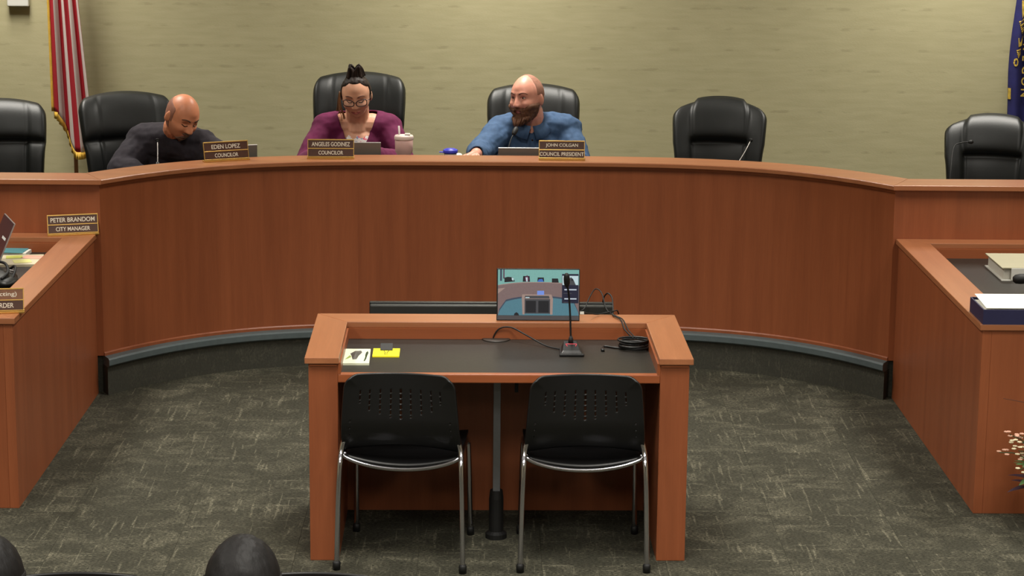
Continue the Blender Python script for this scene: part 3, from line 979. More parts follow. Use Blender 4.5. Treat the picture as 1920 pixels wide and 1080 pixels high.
tag(ld2.build('video_lead', M_blackmatte, smooth=True), 'thin black lead looping highest above the television corner', 'cable')
ld3 = MB().tube(spline([Vector((0.417, 9.214, 0.8805)), pod_w(0.40, 0.31, 0.870), pod_w(0.44, 0.38, 0.852), pod_w(0.50, 0.41, 0.858), pod_w(0.53, 0.45, 0.84), pod_w(0.54, 0.47, 0.7)], 8), 0.0026, 8)
tag(ld3.build('monitor_lead', M_blackmatte, smooth=True), 'short black lead running from the white plug of the monitor', 'cable')

# pale pad with leaf pictures, yellow notepad, binder clip
pad = thing('picture_pad', pod_w(-0.588, -0.105, ZPW), PROT, 'pale cream pad with a grey and a green leaf on it', 'pad')
MB().prism([(-0.050, -0.135), (0.066, -0.135), (0.062, 0.115), (-0.044, 0.115)], 0, 0.010).build('block', mat('pale cream card', (222, 226, 198), 0.7, var=0.04, vscale=30), pad, bevel=0.001)
def leaf(pts, mt, nm, h=0.006):
    c_ = Vector((sum(p[0] for p in pts) / len(pts), sum(p[1] for p in pts) / len(pts), 0.0105 + h))
    vs_ = [Vector((x, y, 0.0103)) for x, y in pts] + [c_]
    n_ = len(pts)
    MB().add(vs_, [(i, (i + 1) % n_, n_) for i in range(n_)]).build(nm, mt, pad, smooth=False)
leaf([(-0.018, 0.03), (0.0, 0.075), (0.024, 0.082), (0.030, 0.05), (0.018, -0.01), (0.012, -0.07), (-0.004, -0.075), (-0.010, -0.02)], mat('grey leaf', (84, 80, 74), 0.6, var=0.2, vscale=40), 'grey_leaf', 0.010)
leaf([(-0.018, 0.0), (-0.010, -0.03), (-0.024, -0.06), (-0.036, -0.075), (-0.028, -0.04)], mat('light green sprig', (134, 150, 62), 0.6, var=0.2), 'sprig', 0.003)
leaf([(0.042, -0.10), (0.047, -0.05), (0.044, 0.0), (0.046, 0.05), (0.052, 0.075), (0.056, 0.04), (0.053, 0.0), (0.051, -0.06), (0.047, -0.10)], mat('dark green leaf', (38, 58, 34), 0.6, var=0.2), 'green_leaf', 0.006)
note = thing('yellow_notepad', pod_w(-0.460, -0.035, ZPW), PROT, 'small bright yellow notepad on the speaker table', 'notepad')
MB().box(-0.055, 0.055, -0.068, 0.068, 0.0, 0.007).build('pages', mat('bright yellow paper', (246, 236, 30), 0.7, var=0.03), note, bevel=0.0006)
MB().box(-0.055, 0.055, -0.068, 0.068, -0.0, 0.0012).build('backing_card', mat('brown card', (140, 110, 70), 0.8, var=0.05), note)
clip = thing('binder_clip', pod_w(-0.460, 0.005, ZPW + 0.0072), PROT, 'black binder clip gripping the yellow notepad', 'clip')
MB().prism([(-0.012, 0.0), (0.034, 0.0), (0.034, 0.020), (0.026, 0.022), (-0.012, 0.003)], -0.025, 0.025, M=Matrix(((0, 0, 1, 0), (1, 0, 0, 0), (0, 1, 0, 0), (0, 0, 0, 1)))).build('jaw', M_blackmatte, clip)
for s in (-1, 1):
    MB().tube([(s * 0.012, -0.018, 0.003), (s * 0.003, -0.062, 0.003), (s * 0.006, -0.088, 0.003), (s * 0.001, -0.094, 0.003)], 0.0011, 6).build('wire_handle', M_chrome, clip)

# ------------------------------------------------------------------ nameplates
def nameplate(loc, rz, w, l1, l2, label, w1, w2, upper=None, tilt=14, dx=(0, 0)):
    t = thing('nameplate', loc, rz, label, 'nameplate', 'engraved brass-edged nameplates')
    H = 0.098
    T = Matrix.Rotation(R(-tilt), 4, 'X')
    t0 = 0.009
    def b(x0, x1, z0, z1, y0=-0.004, y1=0.002): return MB().box(x0, x1, y0, y1, z0 + t0, z1 + t0, M=T)
    hwid = w / 2
    b(-hwid, hwid, 0, H, -0.002, 0.002).build('backing', M_gold, t)
    MB().box(-hwid - 0.002, hwid + 0.002, -0.012, 0.032, 0, 0.009).build('brass_foot', M_gold, t, bevel=0.002)
    b(-hwid, hwid, H - 0.006, H, -0.006, 0.003).build('brass_rail', M_gold, t, bevel=0.001)
    b(-hwid, hwid, 0.044, 0.049, -0.006, 0.003).build('brass_rail', M_gold, t, bevel=0.001)
    b(-hwid, hwid, 0.000, 0.004, -0.006, 0.003).build('brass_rail', M_gold, t, bevel=0.001)
    for s in (-1, 1):
        x0, x1 = sorted((s * hwid, s * (hwid - 0.003)))
        b(x0, x1, 0, H, -0.005, 0.003).build('brass_end', M_gold, t)
    for (z0, z1, body, tw, th, ox) in ((0.049, H - 0.006, l1, w1, 0.023, dx[0]), (0.004, 0.044, l2, w2, 0.021, dx[1])):
        pl_ = b(-hwid + 0.003, hwid - 0.003, z0, z1, -0.0045, -0.001).build('name_strip', (upper if (upper and z0 > 0.04) else M_plate), t)
        me = text_mesh(body, th, tw)
        me.materials.clear()
        me.materials.append(M_letter)
        Mx = T @ Matrix.Translation((ox, -0.0050, t0 + (z0 + z1) / 2)) @ Matrix.Rotation(R(90), 4, 'X')
        me.transform(Mx)
        put('lettering', me, pl_)
    return t
nameplate((-1.405, 11.845, ZT), R(26), 0.252, 'EDEN LOPEZ', 'COUNCILOR', 'nameplate on the dais ledge before the man in charcoal sweater', 0.162, 0.132)
nameplate((-0.853, 11.955, ZT), R(1), 0.252, 'ANGELES GODINEZ', 'COUNCILOR', 'nameplate on the dais ledge before the woman in purple', 0.208, 0.134)
nameplate((0.405, 11.965, ZT), R(-1), 0.250, 'JOHN COLGAN', 'COUNCIL PRESIDENT', 'nameplate on the dais ledge before the bearded man in blue', 0.176, 0.240)
nameplate((-2.110, 11.135, ZD), R(16), 0.255, 'PETER BRANDOM', 'CITY MANAGER', 'nameplate on the far end of the staff desk rail, against the dais', 0.222, 0.172)
nameplate((-2.112, 9.275, ZD), R(9), 0.262, '(Acting)', 'RECORDER', 'nameplate half out of frame on the near corner of the staff desk', 0.104, 0.125, upper=M_platel, dx=(0.050, 0.026))

# ------------------------------------------------------------------ people
def smooth01(t):
    t = max(0.0, min(1.0, t))
    return t * t * (3 - 2 * t)
def gs(x, s): return math.exp(-(x / s) ** 2)

NLA, NLO = 84, 96
def head_grid(jaw=0.0, cheek=0.0, nose=1.0):
    """head in its own frame: +y face, +z up, about 0.236 m tall, origin at mid height"""
    P = []
    for i in range(NLA + 1):
        ph = -math.pi / 2 + math.pi * i / NLA
        row = []
        for j in range(NLO):
            s_ = -math.pi + 2 * math.pi * j / NLO
            la = s_ - 0.45 * math.sin(s_)
            cp, sp = math.cos(ph), math.sin(ph)
            x, y, z = 0.077 * cp * math.sin(la), 0.098 * cp * math.cos(la), 0.118 * sp
            fr = smooth01((math.cos(la) * cp - 0.15) / 0.4)
            t = smooth01((-z - 0.005) / 0.11)
            if z > 0.0:
                q = z / 0.118
                x *= 1 + 0.07 * math.sin(math.pi * q) * (1 if y < 0.03 else 0.6)
                y *= 1 + 0.05 * math.sin(math.pi * q)
            # jaw and nape
            x *= 1 - (0.24 - jaw) * t * (0.4 + 0.6 * fr)
            if y < 0: y *= 1 - 0.42 * t
            else: y += 0.020 * t * fr
            # flatter face plane
            if fr > 0 and z < 0.07: y -= 0.006 * fr * (1 - smooth01(abs(x) / 0.06)) * smooth01((0.07 - z) / 0.05)
            ax = abs(x)
            # nose
            up = smooth01((0.030 - z) / 0.062)
            dn = 1 - smooth01((-0.034 - z) / 0.010)
            y += fr * nose * (0.004 + 0.024 * up) * gs(x, 0.0085 + 0.0075 * up) * dn * smooth01((0.045 - z) / 0.02)
            y += fr * nose * 0.007 * gs(ax - 0.013, 0.006) * gs(z + 0.031, 0.008)
            # eye sockets, brow, cheek bones
            y -= fr * 0.011 * gs(ax - 0.031, 0.015) * gs(z - 0.008, 0.012)
            y += fr * 0.005 * gs(ax - 0.028, 0.022) * gs(z - 0.032, 0.009)
            y += fr * (0.004 + cheek) * gs(ax - 0.042, 0.02) * gs(z + 0.024, 0.02)
            x += fr * cheek * (1 if x > 0 else -1) * gs(ax - 0.055, 0.03) * gs(z + 0.035, 0.03)
            # lips and chin
            y += fr * 0.0055 * gs(x, 0.021) * gs(z + 0.057, 0.0055)
            y += fr * 0.0065 * gs(x, 0.018) * gs(z + 0.070, 0.0065)
            y -= fr * 0.004 * gs(x, 0.024) * gs(z + 0.0635, 0.0025)
            y -= fr * 0.005 * gs(x, 0.03) * gs(z + 0.082, 0.007)
            y += fr * 0.007 * gs(x, 0.02) * gs(z + 0.102, 0.012)
            row.append(Vector((x, y, z)))
        P.append(row)
    return P

def grid_normals(P):
    n, m_ = len(P), len(P[0])
    out = []
    for i in range(n):
        r = []
        for j in range(m_):
            a = P[i][(j + 1) % m_] - P[i][j - 1]
            b = P[min(i + 1, n - 1)][j] - P[max(i - 1, 0)][j]
            v = a.cross(b)
            if v.length < 1e-9: v = P[i][j].copy()
            v.normalize()
            if v.dot(P[i][j]) < 0: v.negate()
            r.append(v)
        out.append(r)
    return out

def front_y(P, x, z):
    best = min((p for row in P for p in row if p.y > 0), key=lambda p: (p.x - x) ** 2 + (p.z - z) ** 2)
    return best.y

def add_head(mb, P, M):
    vs_ = [M @ p for row in P for p in row]
    n = len(P[0])
    fs = []
    for i in range(1, len(P) - 2):
        for j in range(n):
            a, b = i * n + j, i * n + (j + 1) % n
            fs.append((a, b, b + n, a + n))
    fs.append(tuple(n + j for j in range(n - 1, -1, -1)))
    fs.append(tuple((len(P) - 2) * n + j for j in range(n)))
    mb.add(vs_, fs)
    for s in (-1, 1):   # ears
        E_ = M @ Matrix.Translation((s * 0.079, -0.008, -0.008)) @ Matrix.Rotation(R(s * 22), 4, 'Z') @ Matrix.Rotation(R(-10), 4, 'X')
        mb.ellipsoid((0, 0, 0), (0.009, 0.018, 0.032), M=Matrix.Identity(3).to_4x4(), nu=12, nv=10)
        k = 11 - 0
        cnt = 2 + (10 - 1) * 12
        for q in range(len(mb.v) - cnt, len(mb.v)):
            mb.v[q] = tuple(E_ @ Vector(mb.v[q]))

def shell(P, NRM, M, w_fn, off_fn, name, mt, parent, rough=0.0, seed=1):
    """hair or beard: the part of the head surface where w_fn > 0, lifted by off_fn"""
    n = len(P[0])
    vs_, W = [], []
    for i, row in enumerate(P):
        for j, p in enumerate(row):
            w = w_fn(p)
            W.append(w)
            o_ = off_fn(p) * smooth01(w) - 0.004 * (1 - smooth01(w * 2))
            if rough: o_ += rough * smooth01(w) * noise.noise(Vector((p.x * 90 + seed, p.y * 90, p.z * 45)))
            vs_.append(M @ (p + NRM[i][j] * o_))
    fs = []
    for i in range(len(P) - 1):
        for j in range(n):
            a, b = i * n + j, i * n + (j + 1) % n
            q = (a, b, b + n, a + n)
            if max(W[k] for k in q) > 0: fs.append(q)
    m = MB()
    m.add(vs_, fs)
    me = m.mesh(name, mt, smooth=True)
    bm = bmesh.new(); bm.from_mesh(me)
    bmesh.ops.delete(bm, geom=[v for v in bm.verts if not v.link_faces], context='VERTS')
    bm.to_mesh(me); bm.free()
    return put(name, me, parent)

def add_hand(mb, wrist, d, nrm, side, curl=0.5, sc=1.0):
    """palm plus five fingers; d = pointing direction, nrm = back of the hand"""
    wrist, d, nrm = Vector(wrist), Vector(d).normalized(), Vector(nrm).normalized()
    nrm = (nrm - d * nrm.dot(d)).normalized()
    lat = d.cross(nrm) * side
    mb.limb([wrist, wrist + d * 0.03 * sc, wrist + d * 0.085 * sc], [0.026 * sc, 0.026 * sc, 0.02 * sc])
    for k in range(4):
        o_ = (k - 1.5) * 0.0205 * sc
        base = wrist + d * 0.082 * sc + lat * o_
        L_ = (0.070, 0.080, 0.075, 0.058)[k] * sc
        r0 = 0.0095 * sc
        mb.limb([wrist + d * 0.03 * sc + lat * o_ * 0.6, base], [0.016 * sc, 0.0115 * sc])
        dd = d.copy()
        p = base.copy()
        pts, rs = [p.copy()], [r0]
        for q, f in enumerate((0.45, 0.32, 0.23)):
            ang = curl * (0.35 + 0.45 * q)
            dd = (d * math.cos(ang) - nrm * math.sin(ang)).normalized()
            p = p + dd * L_ * f
            pts.append(p.copy()); rs.append(r0 * (0.95 - 0.1 * q))
        mb.limb(pts, rs)
    b0 = wrist + d * 0.022 * sc - lat * 0.02 * sc
    t1 = b0 + (d * 0.6 - lat * 0.75).normalized() * 0.042 * sc
    t2 = t1 + (d * 0.9 - lat * 0.25 - nrm * 0.2).normalized() * 0.032 * sc
    mb.limb([b0, t1, t2], [0.015 * sc, 0.011 * sc, 0.009 * sc])

def skin_mat(name, rgb, blush=(180, 90, 80)):
    return mat(name, rgb, 0.42, spec=0.45, var=0.06, vscale=30, bump=0.08, bscale=300, sss=0.10)

def body_mb(J, grow=0.0, arms=True):
    m = MB()
    g = grow
    B = J['bulk']
    V = Vector
    pel, che, nek = V(J['pelvis']), V(J['chest']), V(J['neck'])
    mid = (pel + che) / 2
    ax = (che - pel).normalized()
    rot = V((0, 0, 1)).rotation_difference(ax).to_matrix().to_4x4()
    tw = Matrix.Rotation(J.get('twist', 0.0), 4, 'Z')
    m.ellipsoid(pel, (0.165 * B + g, 0.135 * B + g, 0.14 + g), M=rot @ tw)
    m.ellipsoid(mid, (0.160 * B + g, 0.135 * B + g, 0.17 + g), M=rot @ tw)
    m.ellipsoid(che, (0.172 * B + g, 0.122 * B + g, 0.17 + g), M=rot @ tw)
    sl, sr = V(J['shL']), V(J['shR'])
    top = (sl + sr) / 2
    m.limb([sl, (sl + top) / 2 + V((0, 0, 0.012)), top + V((0, 0.0, 0.015)), (sr + top) / 2 + V((0, 0, 0.012)), sr], [J['rs'] + g] * 1 + [J['rs'] * 1.02 + g] * 3 + [J['rs'] + g])
    m.limb([sl, nek + V((-0.02, 0, -0.02))], [J['rs'] * 0.72 + g, 0.052 + g])
    m.limb([sr, nek + V((0.02, 0, -0.02))], [J['rs'] * 0.72 + g, 0.052 + g])
    for a in 'LR':
        s, e, h = V(J['sh' + a]), V(J['el' + a]), V(J['ha' + a])
        m.limb([s, s.lerp(e, 0.5), e, e.lerp(h, 0.4), e.lerp(h, 0.93)], [J['ra'] + g, J['ra'] * 0.94 + g, J['ra'] * 0.80 + g, J['ra'] * 0.74 + g, J['ra'] * 0.52 + g * 0.8])
    return m

def make_person(loc, rz, label, J, M, P, skin, cloth_mat, trouser_mat, grow=0.018, wrinkle=0.010, wscale=0.10, cut=None, group=None, cloth_name='sweater', voxel=0.0042):
    t = thing('person', loc, rz, label, 'person', group)
    b = body_mb(J)
    nek = Vector(J['neck'])
    hb = M @ Vector((0, -0.022, -0.085))
    b.limb([nek - Vector((0, 0, 0.06)), nek, hb, M @ Vector((0, -0.015, -0.03))], [J['rn'] * 1.15, J['rn'] * 1.05, J['rn'], J['rn'] * 0.9])
    add_head(b, P, M)
    for a, s in (('L', 1), ('R', -1)):
        h, e = Vector(J['ha' + a]), Vector(J['el' + a])
        add_hand(b, h, J.get('hd' + a, (h - e)), J.get('hn' + a, (0, 0, 1)), s, J.get('curl', 0.6))
    body = b.build('body', skin, t)
    remesh(body, voxel, 1, 0.4)
    c = body_mb(J, grow)
    cl = c.build(cloth_name, cloth_mat, t)
    remesh(cl, 0.008, 4, 0.5)
    tx = bpy.data.textures.new('folds', 'CLOUDS')
    tx.noise_scale = wscale
    d = cl.modifiers.new('d', 'DISPLACE')
    d.texture = tx
    d.strength = wrinkle
    d.mid_level = 0.5
    d.texture_coords = 'LOCAL'
    apply_mods(cl)
    neckc = Vector(J['neck'])
    bm = bmesh.new(); bm.from_mesh(cl.data)
    def inside(p):
        # neck opening and whatever the garment's cut leaves open
        hv = (hb - nek).normalized()
        q = p - nek
        if q.dot(hv) > J.get('collar', 0.045) and (q - hv * q.dot(hv)).length < J.get('opening', 0.125): return True
        for a in 'LR':
            h, e = Vector(J['ha' + a]), Vector(J['el' + a])
            if (p - h).length < 0.09 and (p - h).dot((h - e).normalized()) > -0.015: return True
        return bool(cut and cut(p))
    bmesh.ops.delete(bm, geom=[v for v in bm.verts if inside(v.co)], context='VERTS')
    bd = [v for v in bm.verts if any(e.is_boundary for e in v.link_edges)]
    for _k in range(8):
        nw = {}
        for v in bd:
            nb = [e.other_vert(v).co for e in v.link_edges if e.is_boundary]
            if len(nb) == 2: nw[v] = v.co * 0.4 + (nb[0] + nb[1]) * 0.3
        for v, c_ in nw.items(): v.co = c_
    bm.to_mesh(cl.data); bm.free()
    sd = cl.modifiers.new('s', 'SOLIDIFY'); sd.thickness = 0.006; sd.offset = -1
    apply_mods(cl)
    cl.data.polygons.foreach_set('use_smooth', [True] * len(cl.data.polygons))
    # trousers and shoes
    pel = Vector(J['pelvis'])
    tr = MB()
    tr.ellipsoid(pel - Vector((0, 0.02, 0.015)), (0.18 * J['bulk'] + 0.01, 0.15 * J['bulk'], 0.125))
    fy = J.get('knee', -0.44)
    zf = 0.03
    for s in (-1, 1):
        tr.limb([pel + Vector((s * 0.09, -0.02, -0.02)), Vector((pel.x + s * 0.12, pel.y + fy, 0.50)), Vector((pel.x + s * 0.12, pel.y + fy - 0.02, 0.12))], [0.095, 0.068, 0.05])
    to = tr.build('trousers', trouser_mat, t)
    remesh(to, 0.012, 2)
    for s in (-1, 1):
        MB().ellipsoid((pel.x + s * 0.12, pel.y + fy - 0.09, 0.045), (0.048, 0.135, 0.045)).build('shoe', M_blackmatte, t, smooth=True)
    return t, body, cl

def head_matrix(pos, yaw, pitch, roll=0.0, sc=1.0):
    return Matrix.Translation(pos) @ Matrix.Rotation(math.pi + yaw, 4, 'Z') @ Matrix.Rotation(-pitch, 4, 'X') @ Matrix.Rotation(roll, 4, 'Y') @ Matrix.Scale(sc, 4)

def tube_on_face(P, M, xz, r, lift=0.001):
    pts = [M @ Vector((x, front_y(P, x, z) + lift, z)) for x, z in xz]
    return MB().tube(spline(pts, 4), r if not isinstance(r, (list, tuple)) else [r[0] + (r[1] - r[0]) * i / (4 * (len(xz) - 1)) for i in range(4 * (len(xz) - 1) + 1)], 8)

M_iris = mat('dark brown iris', (38, 24, 18), 0.2, var=0.1)
M_eyew = mat('eye white', (205, 196, 188), 0.25, var=0.03)
def face_bits(t, P, M, brow_mat, lip_mat, lash=True, open_eyes=False, brow_r=(0.0035, 0.0018), lips=True):
    for s in (-1, 1):
        if open_eyes:
            c_ = Vector((s * 0.031, front_y(P, s * 0.031, 0.008) - 0.0065, 0.008))
            e = MB().ellipsoid((0, 0, 0), (0.0125, 0.0115, 0.0085))
            e.v = [tuple(M @ (Vector(v) + c_)) for v in e.v]
            eo = e.build('eye', M_eyew, t, smooth=True)
            ir = MB().ellipsoid((0, 0, 0), (0.0052, 0.0035, 0.0055), nu=12, nv=8)
            ir.v = [tuple(M @ (Vector(v) + c_ + Vector((0.003, 0.0098, 0.0)))) for v in ir.v]
            ir.build('iris', M_iris, eo, smooth=True)
            tube_on_face(P, M, [(s * 0.017, 0.010), (s * 0.026, 0.0165), (s * 0.036, 0.0165), (s * 0.046, 0.010)], 0.0019, 0.0015).build('eyelid', lip_mat, t, smooth=True)
        elif lash:
            tube_on_face(P, M, [(s * 0.018, 0.002), (s * 0.026, -0.003), (s * 0.036, -0.003), (s * 0.046, 0.003)], 0.0024, 0.0008).build('lashes', M_iris, t, smooth=True)
        tube_on_face(P, M, [(s * 0.014, 0.027), (s * 0.026, 0.034), (s * 0.040, 0.035), (s * 0.053, 0.027)], brow_r, 0.0008).build('eyebrow', brow_mat, t, smooth=True)
    if lips:
        m = tube_on_face(P, M, [(-0.024, -0.064), (-0.012, -0.0605), (0, -0.062), (0.012, -0.0605), (0.024, -0.064)], 0.0034, -0.0005)
        tube2 = tube_on_face(P, M, [(-0.022, -0.065), (-0.010, -0.0685), (0, -0.0695), (0.010, -0.0685), (0.022, -0.065)], 0.004, -0.0012)
        m.add(tube2.v, tube2.f)
        m.build('lips', lip_mat, t, smooth=True)

# --- man in charcoal sweater leaning over the desk
loc = Vector((-1.95, 13.0, PLAT))
def W(x, y, z): return Vector((x, y, z)) - loc
J1 = dict(pelvis=W(-2.0, 13.0, 0.83), chest=W(-1.865, 12.80, 1.025), neck=W(-1.80, 12.63, 1.165), shL=W(-1.985, 12.73, 1.105), shR=W(-1.635, 12.60, 1.085),
          elL=W(-2.10, 12.58, 0.965), haL=W(-1.93, 12.46, 0.93), elR=W(-1.475, 12.42, 1.045), haR=W(-1.64, 12.36, 0.93), rs=0.082, ra=0.068, rn=0.062, bulk=1.08, twist=R(12), collar=0.065, opening=0.085, knee=-0.40)
G1 = 0.026
P1 = head_grid(jaw=0.10, cheek=0.005, nose=1.05)
M1 = head_matrix(W(-1.735, 12.51, 1.283), R(40), R(30), R(-6), 1.10)
skin1 = skin_mat('light brown skin', (216, 142, 106))
M_sweat1 = mat('charcoal knit', (48, 44, 50), 0.85, spec=0.2, var=0.15, vscale=40, bump=0.3, bscale=400, sheen=0.03)
p1, b1, c1_ = make_person(loc, 0, 'bald man in charcoal sweater bent over the desk, looking down', J1, M1, P1, skin1, M_sweat1, mat('dark trousers', (30, 30, 36), 0.85, var=0.1), grow=G1, wrinkle=0.022, wscale=0.09)
N1 = grid_normals(P1)
shell(P1, N1, M1, lambda p: min(1, max(0, (0.035 - p.y) / 0.02)) * min(1, max(0, (0.068 + 0.15 * -p.y - p.z) / 0.02)) * min(1, max(0, (p.z + 0.075) / 0.02)) * (0 if (abs(p.x) > 0.06 and p.y > 0.012 and p.z < -0.02) else 1),
      lambda p: 0.0014, 'hair', mat('shaved dark stubble', (146, 96, 76), 0.7, var=0.15, vscale=60), p1)
def goatee(p):
    if p.y < 0.03: return 0
    e = 1 - ((abs(p.x) / 0.034) ** 2 + ((p.z + 0.088) / 0.032) ** 2)
    m_ = 1 - ((abs(p.x) / 0.030) ** 2 + ((p.z + 0.050) / 0.008) ** 2)
    return max(0, min(1, max(e, m_) * 2))
shell(P1, N1, M1, goatee, lambda p: 0.0035, 'beard', mat('short grey goatee', (126, 100, 86), 0.8, var=0.25, vscale=120), p1, rough=0.002)
face_bits(p1, P1, M1, mat('dark brows', (52, 34, 28), 0.8, var=0.1), mat('man lip tone', (150, 84, 72), 0.5, var=0.05))

# --- woman in purple cardigan with glasses
loc = Vector((-0.775, 13.08, PLAT))
J2 = dict(pelvis=W(-0.775, 13.10, 0.83), chest=W(-0.772, 13.04, 1.02), neck=W(-0.770, 13.00, 1.205), shL=W(-0.952, 13.02, 1.150), shR=W(-0.594, 13.02, 1.153),
          elL=W(-1.065, 12.86, 0.965), haL=W(-0.90, 12.52, 1.075), elR=W(-0.485, 12.86, 0.965), haR=W(-0.66, 12.50, 1.075), rs=0.076, ra=0.066, rn=0.068, bulk=1.12, collar=0.065, knee=-0.45)
P2 = head_grid(jaw=0.12, cheek=0.008, nose=0.9)
M2 = head_matrix(W(-0.770, 12.905, 1.362), R(0), R(19), R(2), 1.06)
skin2 = skin_mat('warm fair skin', (224, 168, 138))
chest2 = J2['chest']
def vneck(p):
    if p.y > chest2.y - 0.02: return False
    top, bot = 1.235 - PLAT, 1.03 - PLAT
    if p.z < bot: return False
    k = (p.z - bot) / (top - bot)
    return abs(p.x - (-0.768 - loc.x)) < 0.022 + 0.086 * min(1.15, k) ** 0.8
M_card = mat('plum purple knit', (100, 28, 68), 0.8, spec=0.25, var=0.12, vscale=30, bump=0.25, bscale=350, sheen=0.03)
p2, b2, c2_ = make_person(loc, 0, 'woman with glasses and topknot in plum cardigan, looking down', J2, M2, P2, skin2, M_card, mat('black trousers', (22, 22, 25), 0.85, var=0.1), wrinkle=0.016, wscale=0.08, cut=vneck, cloth_name='cardigan')
# floral top showing in the V
def floral():
    m = bpy.data.materials.new('white floral print')
    nt, N, L, b = nodes_of(m)
    tc = N.new('ShaderNodeTexCoord')
    v = N.new('ShaderNodeTexVoronoi'); v.inputs['Scale'].default_value = 75
    L.new(tc.outputs['Object'], v.inputs['Vector'])
    r = N.new('ShaderNodeValToRGB'); r.color_ramp.interpolation = 'CONSTANT'
    e = r.color_ramp.elements
    e[0].position = 0; e[0].color = lin((236, 228, 224))
    e[1].position = 0.42; e[1].color = lin((226, 110, 130))
    for pos, c in ((0.58, (238, 232, 228)), (0.72, (150, 160, 190)), (0.80, (232, 224, 220)), (0.9, (214, 70, 96))):
        q = e.new(pos); q.color = lin(c)
    sp = N.new('ShaderNodeSeparateColor'); L.new(v.outputs['Color'], sp.inputs[0])
    L.new(sp.outputs[0], r.inputs[0]); L.new(r.outputs[0], b.inputs['Base Color'])
    b.inputs['Roughness'].default_value = 0.8
    return m
ft = body_mb(J2, 0.008).build('floral_top', floral(), p2)
remesh(ft, 0.008, 4, 0.5)
bm = bmesh.new(); bm.from_mesh(ft.data)
zc = 1.118 - PLAT
bmesh.ops.delete(bm, geom=[v for v in bm.verts if v.co.z > zc - 0.5 * (v.co.x - (-0.768 - loc.x)) ** 2 + 0.01 * math.sin(v.co.x * 120) or abs(v.co.x - chest2.x) > 0.15], context='VERTS')
bm.to_mesh(ft.data); bm.free()
N2 = grid_normals(P2)
def hair2_w(p):
    # hairline: high on the forehead, falling to the ears, nape at the back
    hl = 0.090 - 0.85 * max(0, abs(p.x) - 0.030) if p.y > 0.02 else -0.055 + 0.9 * max(0, p.y + 0.015)
    if p.y > 0.02: hl = max(hl, 0.035 if p.y > 0.05 else 0.0)
    return max(0, min(1, (p.z - hl) / 0.014))
M_hair2 = mat('dark brown hair', (40, 28, 23), 0.6, spec=0.35, var=0.4, vscale=60, stretch=(1, 1, 0.15), bump=0.5, bscale=120)
hair2 = shell(P2, N2, M2, hair2_w, lambda p: 0.006, 'hair', M_hair2, p2, rough=0.003)
kn = MB()
for k in range(34):
    a = 2 * math.pi * k / 34 + random.uniform(-0.1, 0.1)
    r0 = 0.044 * (0.55 + 0.45 * random.random())
    side = 1 if math.cos(a) > 0 else -1
    base = Vector((r0 * math.cos(a) * 1.15, -0.012 + r0 * 0.9 * math.sin(a), 0.108))
    midp = Vector((r0 * math.cos(a) * 0.95, -0.015 + r0 * 0.7 * math.sin(a), 0.138 + 0.006 * random.random()))
    tip = Vector((0.016 * side + r0 * math.cos(a) * 0.42, -0.012 + r0 * 0.5 * math.sin(a), 0.164 + 0.016 * random.random()))
    kn.tube([M2 @ q for q in spline([base, midp, tip], 4)], [0.0105, 0.0105, 0.010, 0.0095, 0.009, 0.008, 0.0065, 0.005, 0.002], 7)
kn.build('topknot', M_hair2, hair2, smooth=True)
for (pts, mt, nm) in (
    ([(0.082, 0.012, 0.03), (0.090, 0.022, -0.02), (0.088, 0.030, -0.062), (0.078, 0.036, -0.095), (0.072, 0.05, -0.122)], mat('lighter brown hair ends', (150, 108, 72), 0.5, var=0.25, vscale=60), 'side_lock'),
    ([(0.088, -0.005, 0.02), (0.098, 0.0, -0.03), (0.102, 0.006, -0.07), (0.108, 0.01, -0.095)], mat('light brown hair lock', (122, 88, 62), 0.5, var=0.25, vscale=60), 'side_lock')):
    q = MB()
    for k in range(5):
        d = Vector((random.uniform(-0.005, 0.005), random.uniform(-0.006, 0.006), 0))
        q.tube([M2 @ (Vector(p_) + d * (1 + i / 10)) for i, p_ in enumerate(spline(pts, 4))], 0.0032, 6)
    q.build(nm, mt, hair2, smooth=True)
face_bits(p2, P2, M2, mat('woman brows', (70, 44, 36), 0.8, var=0.1), mat('woman lip tone', (176, 96, 90), 0.45, var=0.05), brow_r=(0.0026, 0.0014))
gl = bpy.data.objects.new('glasses', None); col.objects.link(gl); gl.parent = p2
M_frame = mat('dark red glasses frame', (34, 12, 15), 0.3, var=0.05)
M_lens = mat('clear lens', (245, 248, 250), 0.03, var=0.0)
M_lens.node_tree.nodes['Principled BSDF'].inputs['Alpha'].default_value = 0.07
gy = front_y(P2, 0.0, 0.004) + 0.004
for s in (-1, 1):
    loop = []
    for k in range(28):
        a = 2 * math.pi * k / 28
        cx_, cz_ = math.cos(a), math.sin(a)
        ex = abs(cx_) ** 0.7 * (1 if cx_ > 0 else -1); ez = abs(cz_) ** 0.75 * (1 if cz_ > 0 else -1)
        x = s * 0.035 + 0.029 * ex
        z = -0.001 + (0.0175 + (0.003 if ez > 0 else 0)) * ez + 0.004 * (abs(x) - 0.034) / 0.027 * (1 if ez > 0 else 0)
        loop.append(Vector((x, gy - 0.010 * (abs(x) / 0.06) ** 2, z)))
    MB().tube([M2 @ q for q in loop + loop[:1]], 0.0027, 8, caps=False).build('rim', M_frame, gl, smooth=True)
    ln = MB(); ln.add([M2 @ q for q in loop], [tuple(range(28))]); ln.build('lens', M_lens, gl)
    MB().tube([M2 @ q for q in spline([(s * 0.061, gy - 0.010, 0.012), (s * 0.078, gy - 0.03, 0.012), (s * 0.084, 0.02, 0.012), (s * 0.086, -0.015, 0.008)], 5)], 0.0019, 7).build('temple', M_frame, gl, smooth=True)
MB().tube([M2 @ q for q in spline([(-0.008, gy, 0.002), (0, gy + 0.003, 0.006), (0.008, gy, 0.002)], 4)], 0.002, 7).build('bridge', M_frame, gl, smooth=True)

